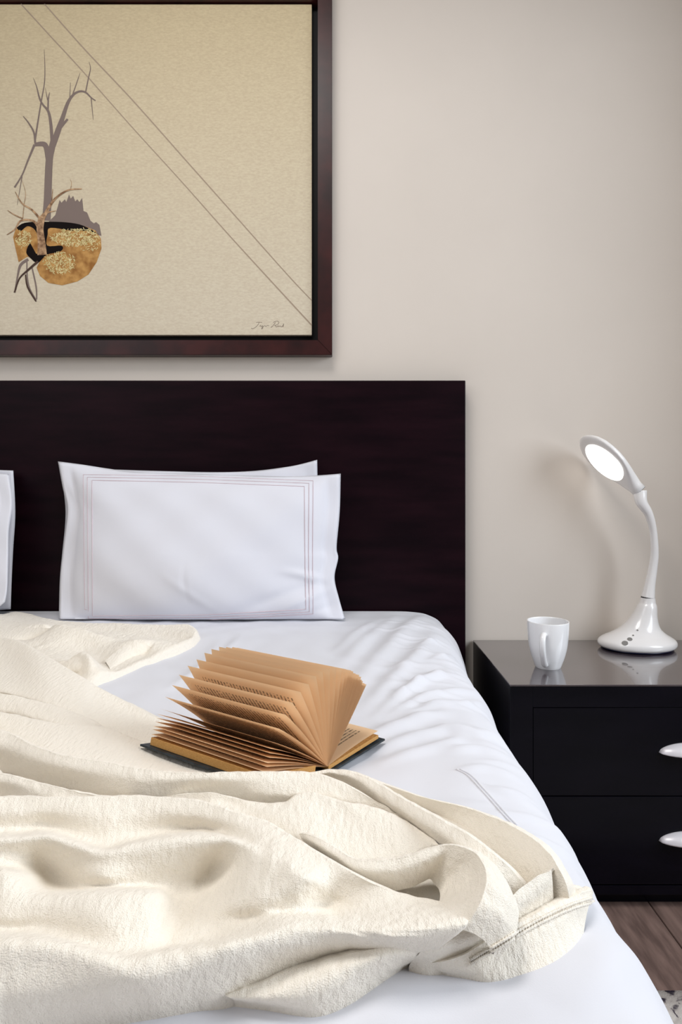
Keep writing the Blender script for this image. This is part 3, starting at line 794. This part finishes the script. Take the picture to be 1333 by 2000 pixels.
# ------------------------------------------------------------------ open book
book = empty('book', (-0.015, 0.738, 0.556)); tag(book, 'open old book with fanned yellowed pages lying on the bed', 'book')
O = Vector((-0.015, 0.738, 0.560)); S = Vector((-0.82, 0.575, 0)).normalized(); Wd = Vector((0.575, 0.82, 0)).normalized(); Zu = Vector((0, 0, 1))
BW, BL = 0.106, 0.172
def page_mesh(theta, bend, w=BW, l=BL, r0=0.0, thick=0.0):
    nu, nv = 12, 2
    V, Fc, UV = [], [], []
    pos = Vector((0, 0)); prof = []
    ang0 = math.radians(theta - bend * 0.5)
    p = Vector((math.cos(math.radians(theta)) * r0, math.sin(math.radians(theta)) * r0))
    for i in range(nu + 1):
        prof.append(p.copy())
        a = ang0 + math.radians(bend) * (i / nu)
        p = p + Vector((math.cos(a), math.sin(a))) * (w / nu)
    for i, q in enumerate(prof):
        for j in range(nv + 1):
            V.append(O + Wd * q.x + Zu * q.y + S * (l * j / nv)); UV.append((i / nu, j / nv))
    for i in range(nu):
        for j in range(nv):
            a = i * (nv + 1) + j
            Fc.append((a, a + 1, a + nv + 2, a + nv + 1))
    me = mesh_from(V, Fc)
    uvl = me.uv_layers.new(name='UVMap')
    for lp in me.loops: uvl.data[lp.index].uv = UV[lp.vertex_index]
    return me
angles = [42, 43.5, 45, 47, 49, 51, 53.5, 56, 58.5, 61, 64, 67, 70, 75, 81, 88, 95, 102, 109.5, 117, 125, 133, 141, 148.5, 152, 154.5, 157, 159.5, 161.5, 163.5]
for i, th in enumerate(angles):
    b = 6 if th < 75 else (10 if th < 150 else 7)
    part('page', page_mesh(th + random.uniform(-.5, .5), b + random.uniform(-2, 2), BW + random.uniform(-.0012, .0012), BL), M['page'], book)
part('page', page_mesh(3.5, -7, BW, BL), M['page'], book)
def slab_mesh(theta, w, l, t0, thick, l0=0.0, r0=0.0):
    """flat slab hinged on the spine: t0 = offset along its own normal"""
    c, s = math.cos(math.radians(theta)), math.sin(math.radians(theta))
    d = Wd * c + Zu * s; n = (Wd * -s + Zu * c)
    if n.z < 0: n = -n
    V = []
    for a in (r0, w):
        for b_ in (l0, l):
            for t in (t0, t0 + thick):
                V.append(O + d * a + S * b_ + n * t)
    Fc = [(0, 1, 3, 2), (4, 6, 7, 5), (0, 4, 5, 1), (2, 3, 7, 6), (0, 2, 6, 4), (1, 5, 7, 3)]
    bm = bmesh.new(); vs = [bm.verts.new(v) for v in V]
    for f in Fc: bm.faces.new([vs[i] for i in f])
    bmesh.ops.bevel(bm, geom=bm.edges[:], offset=0.0005, segments=1, affect='EDGES')
    return bm_mesh(bm)
part('cover', slab_mesh(167.5, 0.1115, BL + 0.009, -0.0070, 0.0022, -0.003), M['cover'], book)
part('cover', slab_mesh(0.0, 0.116, BL + 0.004, -0.0075, 0.0024, -0.004), M['cover'], book)
part('page_block', slab_mesh(167.5, BW - 0.001, BL, -0.0046, 0.0085, 0, 0.022), M['block'], book)
part('page_block', slab_mesh(1.0, BW + 0.001, BL, -0.0048, 0.0045, 0, 0.002), M['block'], book)
sp = []
for b_ in (-0.004, BL + 0.004):
    for a in np.linspace(-0.012, 0.012, 7):
        sp.append((b_, a))
Vs = [O + S * b_ + Wd * a - Zu * (0.0068 + 0.0025 * (1 - (a / .012) ** 2)) for b_, a in sp]
part('spine', mesh_from(Vs, [(i, i + 1, i + 8, i + 7) for i in range(6)]), M['cover'], book)

# ------------------------------------------------------------------ framed picture
pic = empty('framed_picture', (BX, 1.742, 1.20)); tag(pic, 'framed desert print of a bare tree in a dark mahogany frame above the headboard', 'picture')
FY, CY = 1.708, 1.722
def zx(px, py, Y): p = at_y(px, py, Y); return p.x, p.z
xr_o, zb_o = zx(649, 693, FY); xr_i, zb_i = zx(621, 664, FY)
fw = xr_o - xr_i
zt_i = CZ + (HY - (-2)) / F * FY; zt_o = zt_i + fw
xl_o = 2 * BX - xr_o; xl_i = 2 * BX - xr_i
def rail(a, b, c, d):
    # four (x,z) corners: outer start, outer end, inner end, inner start
    V = []
    for (x, z), y in zip((a, b, c, d), (FY + .002, FY + .002, FY, FY)):
        V.append((x, y, z))
    for (x, z) in (a, b, c, d): V.append((x, 1.744, z))
    Fc = [(0, 1, 2, 3), (7, 6, 5, 4), (0, 4, 5, 1), (1, 5, 6, 2), (2, 6, 7, 3), (3, 7, 4, 0)]
    bm = bmesh.new(); vs = [bm.verts.new(v) for v in V]
    for f in Fc: bm.faces.new([vs[i] for i in f])
    bmesh.ops.bevel(bm, geom=[e for e in bm.edges], offset=0.0012, segments=2, affect='EDGES')
    return bm_mesh(bm)
part('frame_rail', rail((xr_o, zb_o), (xr_o, zt_o), (xr_i, zt_i), (xr_i, zb_i)), M['frame'], pic)
part('frame_rail', rail((xl_o, zt_o), (xl_o, zb_o), (xl_i, zb_i), (xl_i, zt_i)), M['frame'], pic)
part('frame_rail', rail((xl_o, zb_o), (xr_o, zb_o), (xr_i, zb_i), (xl_i, zb_i)), M['frame'], pic)
part('frame_rail', rail((xr_o, zt_o), (xl_o, zt_o), (xl_i, zt_i), (xr_i, zt_i)), M['frame'], pic)
part('backing', box_mesh(xl_i - .004, xr_i + .004, 1.738, 1.743, zb_i - .004, zt_i + .004), M['liner'], pic)
cxr, czb = zx(609.5, 654.5, CY); czt = CZ + (HY - 8) / F * CY; cxl = 2 * BX - cxr
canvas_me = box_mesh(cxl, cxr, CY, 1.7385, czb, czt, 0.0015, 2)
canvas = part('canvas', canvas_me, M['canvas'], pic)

class Flat:
    def __init__(s): s.V = []; s.F = []
    def stroke(s, pts, sc, ox, oy, dy=0.0004, k=4):
        P = catmull(pts, k); n = len(P); base = len(s.V)
        s.n = getattr(s, 'n', 0) + 1; dy = dy + (s.n % 40) * 0.000006
        for i in range(n):
            a = P[max(i - 1, 0)]; b = P[min(i + 1, n - 1)]
            t = np.array(b[:2]) - np.array(a[:2]); t = t / (np.linalg.norm(t) + 1e-9); nn = np.array([-t[1], t[0]])
            for sg in (-.5, .5):
                q = P[i][:2] + nn * sg * max(P[i][2], .6)
                s.V.append(at_y(ox + q[0] / sc, oy + q[1] / sc, CY - dy))
        for i in range(n - 1):
            a = base + 2 * i; s.F.append((a, a + 1, a + 3, a + 2))
    def poly(s, pts, sc, ox, oy, dy=0.0003, smooth=True):
        base = len(s.V)
        if len(pts) > 20 and smooth:
            pts = [tuple(q) for q in catmull(list(pts) + [pts[0]], 4)[:-1]]
        for x, y in pts: s.V.append(at_y(ox + x / sc, oy + y / sc, CY - dy))
        s.F.append(tuple(range(base, base + len(pts))))
    def build(s, name, mat):
        me = mesh_from(s.V, s.F, False)
        bm = bmesh.new(); bm.from_mesh(me); bmesh.ops.triangulate(bm, faces=[f for f in bm.faces if len(f.verts) > 4]); bm.to_mesh(me); bm.free()
        o = obj(name, me, mat); o.parent = canvas
        me.transform(__import__('mathutils').Matrix.Translation(-(Vector(pic.location))))
        return o
SC = 3.704
fs = Flat()
for st in ([(335,1300,62),(345,1150,56),(350,1000,54),(358,850,52),(378,760,46),(388,690,30)],
           [(378,770,42),(420,650,42),(452,560,32),(490,450,24),(530,390,18),(575,365,15),(620,372,13),(660,410,10),(692,432,8)],
           [(425,640,24),(490,565,16)], [(620,370,9),(640,270,8),(655,200,6),(645,150,2)], [(660,415,8),(675,570,3)],
           [(505,420,7),(510,300,3)], [(525,390,8),(560,290,6),(580,230,2)],
           [(378,740,24),(368,600,22),(350,510,18),(310,460,13),(285,410,12),(265,330,7),(240,265,2)],
           [(347,510,13),(350,420,10),(360,370,3)], [(345,430,8),(328,340,2)],
           [(252,730,13),(275,580,11),(300,430,9),(322,300,7),(325,180,5),(320,60,2)],
           [(350,860,38),(335,770,38),(310,745,36),(250,750,26)], [(255,740,15),(245,660,13),(205,590,10),(168,545,6)],
           [(250,750,18),(200,870,13),(160,970,11),(105,1060,13)], [(160,980,7),(125,1185,3)],
           [(205,1580,20),(150,1620,20),(128,1700,13),(112,1800,14)], [(195,1590,9),(197,1700,9),(215,1790,9),(262,1875,9)], [(232,1640,10),(262,1780,11),(265,1870,9)]):
    fs.stroke(st, SC, 0, 80)
fs.poly([(345,1315),(400,1260),(420,1190),(432,1150),(445,1170),(470,1145),(480,1165),(500,1110),(512,1140),(530,1120),(545,1160),(560,1145),(575,1165),(595,1135),(605,1230),(630,1240),(655,1300),(680,1320),(695,1310),(720,1330),(735,1410),(680,1400),(560,1345)], SC, 0, 80, .0002, False)
fs.build('tree_shadow_print', M['p_shadow'])
fm = Flat()
fm.poly([(95,1420),(110,1370),(150,1330),(330,1310),(480,1315),(600,1335),(690,1370),(730,1430),(735,1500),(700,1600),(640,1690),(560,1740),(450,1768),(350,1750),(290,1700),(265,1640),(290,1590),(200,1560),(135,1600),(112,1500)], SC, 0, 80, .0005)
fm.build('mound_print', M['p_mound'])
fb = Flat()
fb.poly([(120,1352),(180,1315),(330,1308),(480,1312),(600,1335),(715,1400),(640,1375),(520,1372),(365,1352),(345,1400),(342,1480),(440,1480),(455,1505),(420,1530),(340,1545),(275,1605),(225,1575),(190,1530),(215,1465),(240,1500),(268,1540),(275,1450),(255,1370),(200,1340),(150,1375)], SC, 0, 80, .0007)
fb.build('dark_ground_print', M['p_black'])
fd = Flat()
for st in ([(275,1595,18),(200,1660,15),(140,1720,11),(105,1820,12)], [(185,1690,9),(200,1780,12),(262,1885,10)]):
    fd.stroke(st, SC, 0, 80, .0008)
fd.build('fallen_branch_print', M['p_dark'])
fg = Flat()
rr = random.Random(4)
for cx_, cy_, rx, ry, n in ((545, 1420, 175, 62, 420), (430, 1605, 120, 80, 300), (170, 1430, 62, 58, 130), (640, 1470, 80, 60, 60)):
    for _ in range(n):
        a = rr.uniform(0, 6.283); q = math.sqrt(rr.random())
        x = cx_ + rx * q * math.cos(a); y = cy_ + ry * q * math.sin(a); b_ = rr.uniform(0, 6.283); l_ = rr.uniform(7, 20)
        fg.stroke([(x, y, 5), (x + l_ * math.cos(b_), y + l_ * math.sin(b_), 3)], SC, 0, 80, .0009, 1)
tag(fg.build('grass_print', M['p_grass']), kind='stuff')
ft = Flat()
for st in ([(305,1548,70),(300,1450,54),(290,1370,50),(298,1300,48),(325,1250,28)],
           [(310,1290,28),(350,1210,22),(400,1140,16),(460,1095,13),(510,1075,11),(592,1070,7)], [(320,1260,14),(350,1240,10),(405,1228,4)],
           [(285,1280,16),(230,1220,12),(160,1175,9),(110,1090,4)], [(275,1340,22),(235,1300,16),(150,1300,13),(110,1360,9),(50,1402,5)],
           [(165,1285,9),(100,1255,7),(55,1225,4)], [(165,1280,5),(175,1180,4),(185,1100,3),(160,1010,2)], [(375,1160,6),(382,1070,3)], [(510,1075,4),(518,1030,3),(507,1000,2)]):
    ft.stroke(st, SC, 0, 80, .0011)
ft.build('bare_tree_print', M['p_bark'])
fl = Flat()
for ln in ([(80,15),(190,135),(310,265),(500,480),(700,700),(900,925),(1194,1245)], [(170,15),(330,195),(500,375),(700,600),(900,825),(1100,1050),(1194,1150)]):
    fl.stroke([(x, y, 4.2 + rr.uniform(-1, 1)) for x, y in ln], 1.9604, 0, 0, .0003, 6)
fl.build('vehicle_track_print', M['p_track'])
fi = Flat()
for ln in ([(245,302),(280,298),(318,300)], [(283,300),(268,328),(240,358),(200,376),(190,366)], [(285,348),(300,336),(306,352),(322,338),(326,366),(310,380),(318,360),(338,344),(352,340),(362,350),(378,338),(402,340)],
           [(420,362),(446,340),(476,300)], [(448,302),(490,284),(516,300),(500,326),(462,336)], [(470,336),(490,356),(506,340),(516,352),(530,343),(542,353),(560,345),(573,316),(566,356)]):
    fi.stroke([(x, y, 4.0) for x, y in ln], 6.06, 460, 580, .0004, 5)
fi.build('signature', M['p_ink'])

# ------------------------------------------------------------------ nightstand
NF, NB, NT = 1.36, 1.74, 0.46
nx0 = at_y(997, 1337, NF).x; nx1 = nx0 + 0.73
ns = empty('nightstand', ((nx0 + nx1) / 2, (NF + NB) / 2, 0)); tag(ns, 'black lacquered two-drawer nightstand beside the bed', 'nightstand')
def zpx(py): return CZ - (py - HY) / F * NF
z_top_rail = zpx(1382); z_mid = zpx(1556.5); z_bot = zpx(1730); st_w = 45 / F * NF
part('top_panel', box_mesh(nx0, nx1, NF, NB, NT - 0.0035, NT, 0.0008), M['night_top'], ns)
part('side_panel', box_mesh(nx0, nx0 + st_w, NF + .001, NB, 0.03, NT - 0.0036, 0.0008), M['night'], ns)
part('side_panel', box_mesh(nx1 - st_w, nx1, NF + .001, NB, 0.03, NT - 0.0036, 0.0008), M['night'], ns)
part('front_rail', box_mesh(nx0 + st_w, nx1 - st_w, NF + .001, NF + .03, z_top_rail, NT - 0.0036, 0.0008), M['night'], ns)
part('back_panel', box_mesh(nx0 + st_w, nx1 - st_w, NB - .012, NB - .002, 0.03, NT - 0.0036), M['night'], ns)
part('bottom_panel', box_mesh(nx0 + st_w, nx1 - st_w, NF + .004, NB - .012, 0.03, z_bot - .002, .0008), M['night'], ns)
part('plinth', box_mesh(nx0 + .02, nx1 - .02, NF + .03, NB - .02, 0, 0.0305), M['night'], ns)
nc = (nx0 + nx1) / 2
def cup_pull(zc):
    hw, hh, pr = 0.060, 0.019, 0.024
    nu, nv = 28, 10
    V, Fc = [], []
    for i in range(nu + 1):
        a = -1 + 2 * i / nu; e = math.sqrt(max(0, 1 - a * a)) ** 1.15
        for j in range(nv + 1):
            t = j / nv * math.pi / 2
            V.append((nc + a * hw, NF + .004 - pr * e * math.sin(t), zc + hh * e * math.cos(t) - 0.002 * e * math.sin(t)))
    for i in range(nu):
        for j in range(nv):
            k_ = i * (nv + 1) + j
            Fc.append((k_, k_ + nv + 1, k_ + nv + 2, k_ + 1))
    me = mesh_from(V, Fc)
    bm = bmesh.new(); bm.from_mesh(me)
    bmesh.ops.remove_doubles(bm, verts=bm.verts, dist=1e-6)
    bmesh.ops.solidify(bm, geom=bm.faces[:], thickness=0.0016)
    return bm_mesh(bm, True)
for zt, zb, hp in ((z_top_rail - .0015, z_mid + .001, 1471), (z_mid - .001, z_bot + .001, 1644)):
    dr = part('drawer', box_mesh(nx0 + st_w + .0015, nx1 - st_w - .0015, NF + .003, NF + .30, zb, zt, 0.001), M['night'], ns)
    h = obj('handle', cup_pull(zpx(hp)), M['metal']); h.parent = dr
    h.data.transform(__import__('mathutils').Matrix.Translation(-Vector(ns.location))); h['label'] = 'pale brushed metal cup pull'

# ------------------------------------------------------------------ mug
mc = Vector(((1071 - CX) / F * 1.49, 1.49, NT))
mug = empty('mug', mc); tag(mug, 'plain white ceramic mug standing beside the lamp', 'mug')
outer = [(0.0, 0.0), (.024, 0.0), (.0275, .0015), (.031, .010), (.0365, .026), (.0412, .046), (.0438, .068), (.0452, .088), (.0455, .1015)]
inner = [(.0445, .1030), (.0425, .1015), (.0420, .088), (.0405, .066), (.0380, .046), (.0330, .026), (.027, .010), (.0, .006)]
def lathe(profile, n=64, smooth_k=4):
    pr = profile if smooth_k == 0 else catmull(profile, smooth_k)
    V, Fc = [], []
    for r_, z_ in pr:
        r_ = max(r_, 0)
        for k_ in range(n):
            a = 2 * math.pi * k_ / n; V.append((r_ * math.cos(a), r_ * math.sin(a), z_))
    for i in range(len(pr) - 1):
        for k_ in range(n):
            Fc.append((i * n + k_, i * n + (k_ + 1) % n, (i + 1) * n + (k_ + 1) % n, (i + 1) * n + k_))
    me = mesh_from(V, Fc)
    bm = bmesh.new(); bm.from_mesh(me); bmesh.ops.remove_doubles(bm, verts=bm.verts, dist=1e-6)
    return bm_mesh(bm, True)
obj('mug_body', lathe(outer + inner), M['ceramic'], mug)
hd = Vector((-0.44, -0.898, 0)).normalized(); hs = Vector((-hd.y, hd.x, 0))
hp = [(.0425, .080), (.055, .0835), (.068, .080), (.0725, .068), (.069, .050), (.058, .030), (.046, .0165), (.034, .013)]
pts = [hd * a + Zu * b_ for a, b_ in catmull(hp, 7)]
me = tube_mesh(pts, 0.0052, 14)
for v in me.vertices:                       # flatten the strap
    c = v.co.dot(hs); v.co += hs * c * 0.25
obj('handle', me, M['ceramic'], mug)

# ------------------------------------------------------------------ desk lamp
LY = 1.656
lb = Vector(((1245 - CX) / F * LY, LY, NT))
lamp = empty('desk_lamp', lb); tag(lamp, 'white gooseneck desk lamp with a lit round head on the nightstand', 'lamp')
def lw(px, py, Y=LY): return at_y(px, py, Y) - lb
neck0 = lw(1266.5, 1167)                    # seam between base and neck
def base_mesh():
    prof = [(.086, .004), (.0925, .008), (.0945, .0145), (.0915, .0215), (.082, .028), (.066, .0365), (.050, .048), (.0385, .063), (.029, .083), (.0225, .105), (.0185, neck0.z - .012), (.0165, neck0.z)]
    P = catmull(prof, 5); n = 72; V, Fc = [], []
    for r_, z_ in P:
        s_ = float(sstep(0.012, neck0.z, np.array(z_))) ** 0.9
        for k_ in range(n):
            a = 2 * math.pi * k_ / n
            sy = 0.76 + 0.24 * s_
            V.append((r_ * math.cos(a) + neck0.x * s_, r_ * sy * math.sin(a), z_))
    for i in range(len(P) - 1):
        for k_ in range(n):
            Fc.append((i * n + k_, i * n + (k_ + 1) % n, (i + 1) * n + (k_ + 1) % n, (i + 1) * n + k_))
    Fc.append(tuple(range(n - 1, -1, -1)))
    return mesh_from(V, Fc)
base = obj('lamp_base', base_mesh(), M['lampwhite'], lamp)
foot = lathe([(0, 0), (.080, 0), (.0865, .002), (.087, .0055), (0, .0055)], 64, 0)
for v in foot.vertices: v.co.y *= 0.765
obj('foot_pad', foot, M['lampblue'], lamp)
base_w = [(Vector(v.co) + lb)[:] for v in base.data.vertices]
base_bvh = BVHTree.FromPolygons(base_w, [p.vertices[:] for p in base.data.polygons])
def button(px, py, rpx, name='button', mat='button'):
    o_, d_ = ray(px, py); loc, nn, _, _ = base_bvh.ray_cast(o_, d_)
    if loc is None: return
    if nn.dot(d_) > 0: nn = -nn
    r_ = rpx / F * loc.y
    a = nn.orthogonal().normalized(); b_ = nn.cross(a)
    V = []; n = 20
    for rr_, hh_ in ((1.0, -.0005), (1.0, .0004), (.85, .0008)):
        for k_ in range(n):
            an = 2 * math.pi * k_ / n
            V.append(loc - lb + (a * math.cos(an) + b_ * math.sin(an)) * r_ * rr_ + nn * hh_)
    Fc = [(i * n + k_, i * n + (k_ + 1) % n, (i + 1) * n + (k_ + 1) % n, (i + 1) * n + k_) for i in range(2) for k_ in range(n)]
    Fc.append(tuple(range(2 * n, 3 * n)))
    obj(name, mesh_from(V, Fc, False), M[mat], base)
button(1221.5, 1256, 5.8); button(1231, 1248.5, 4.8); button(1237.5, 1241, 1.8); button(1246, 1231, 1.8)
# head frame of reference
HC = at_y(1182, 899, 1.655) - lb
cN = Vector((-0.760, -0.130, -0.640)).normalized()      # the way the light faces
aX = Vector((0.651, -0.257, -0.71)); aX = (aX - cN * aX.dot(cN)).normalized()   # head centre -> neck
bX = cN.cross(aX).normalized()
joint = HC + aX * 0.110 - cN * 0.004
neck_pts = [neck0, lw(1270.5, 1141), lw(1276, 1110, 1.655), lw(1279.5, 1079, 1.650), lw(1276.5, 1036, 1.640), lw(1268, 1004, 1.630), lw(1254, 981, 1.624), joint]
P = catmull([tuple(p) for p in neck_pts], 8)
rs = np.interp(np.linspace(0, 1, len(P)), [0, 1/7, 2/7, 3/7, 4/7, 5/7, 6/7, 1], [.0163, .0124, .0105, .0093, .0087, .0100, .0134, .0166])
obj('neck', tube_mesh([Vector(p) for p in P], [float(r_) for r_ in rs], 20), M['lampwhite'], lamp)
def ring(c, t, r_, w):
    t = t.normalized()
    return tube_mesh([c - t * w, c + t * w], r_, 28)
obj('neck_ring', ring(neck0, neck_pts[1] - neck0, .0162, .0007), M['lampdark'], lamp)
obj('neck_ring', ring(joint, aX, .0163, .0008), M['lampdark'], lamp)
def head_mesh():
    ts = [-.0785, -.078, -.076, -.071, -.063, -.050, -.030, -.010, .010, .028, .042, .055, .068, .082, .096, .110]
    ws = [.002, .012, .021, .033, .046, .0600, .0715, .0750, .0735, .067, .0585, .049, .0385, .0285, .0205, .0166]
    ub = [.001, .003, .005, .008, .011, .0140, .0165, .0175, .0180, .018, .0180, .018, .0178, .0172, .0168, .0166]  # back bulge
    fr = [.001, .002, .003, .0045, .0055, .006, .006, .006, .006, .006, .0065, .008, .0105, .0130, .0152, .0166]     # front side
    n = 40; V, Fc = [], []
    for t, w_, u_, f_ in zip(ts, ws, ub, fr):
        off = -cN * 0.004 * max(0, t / .11)
        ex = 1.0 if t > .09 else 0.75
        for k_ in range(n):
            a = 2 * math.pi * k_ / n
            c, s = math.cos(a), math.sin(a)
            y = math.copysign(abs(c) ** ex, c) * w_
            z = (math.copysign(abs(s) ** ex, s)) * (u_ if s > 0 else f_)
            V.append(HC + aX * t + bX * y - cN * z + off)
    for i in range(len(ts) - 1):
        for k_ in range(n):
            Fc.append((i * n + k_, i * n + (k_ + 1) % n, (i + 1) * n + (k_ + 1) % n, (i + 1) * n + k_))
    Fc.append(tuple(range(n - 1, -1, -1))); Fc.append(tuple(range((len(ts) - 1) * n, len(ts) * n)))
    bm = bmesh.new(); vs = [bm.verts.new(v) for v in V]
    for f in Fc: bm.faces.new([vs[i] for i in f])
    return bm_mesh(bm, True)
head = obj('lamp_head', head_mesh(), M['lampwhite'], lamp)
em = bpy.data.materials.new('led_diffuser'); em.use_nodes = True
b = em.node_tree.nodes['Principled BSDF']; b.inputs['Emission Color'].default_value = (1, .97, .92, 1); b.inputs['Emission Strength'].default_value = 2.2
V = []; n = 48
for rr_, hh_ in ((.0575, .004), (.0575, .0068), (.055, .0074)):
    for k_ in range(n):
        an = 2 * math.pi * k_ / n
        V.append(HC + aX * 0.003 + (aX * math.cos(an) + bX * math.sin(an)) * rr_ + cN * hh_)
Fc = [(i * n + k_, i * n + (k_ + 1) % n, (i + 1) * n + (k_ + 1) % n, (i + 1) * n + k_) for i in range(2) for k_ in range(n)]
Fc.append(tuple(range(2 * n, 3 * n)))
d = obj('light_panel', mesh_from(V, Fc, False), em, head); d['label'] = 'glowing round white diffuser'

# ------------------------------------------------------------------ rug
bm = bmesh.new(); bmesh.ops.create_grid(bm, x_segments=40, y_segments=40, size=0.5)
for v in bm.verts:
    v.co = Vector((0.36 + (v.co.x + .5) * 0.84, -0.55 + (v.co.y + .5) * (1.136 + .55), 0.009 + 0.0008 * math.sin(v.co.x * 60) * math.sin(v.co.y * 50)))
me = bm_mesh(bm, True)
bm = bmesh.new(); bm.from_mesh(me); bmesh.ops.solidify(bm, geom=bm.faces[:], thickness=0.0085)
rug = obj('rug', bm_mesh(bm), M['rug'])
tag(rug, 'pale grey rug with dark flecks on the wooden floor beside the bed', 'rug')
zmin = min(v.co.z for v in rug.data.vertices)
for v in rug.data.vertices: v.co.z -= zmin
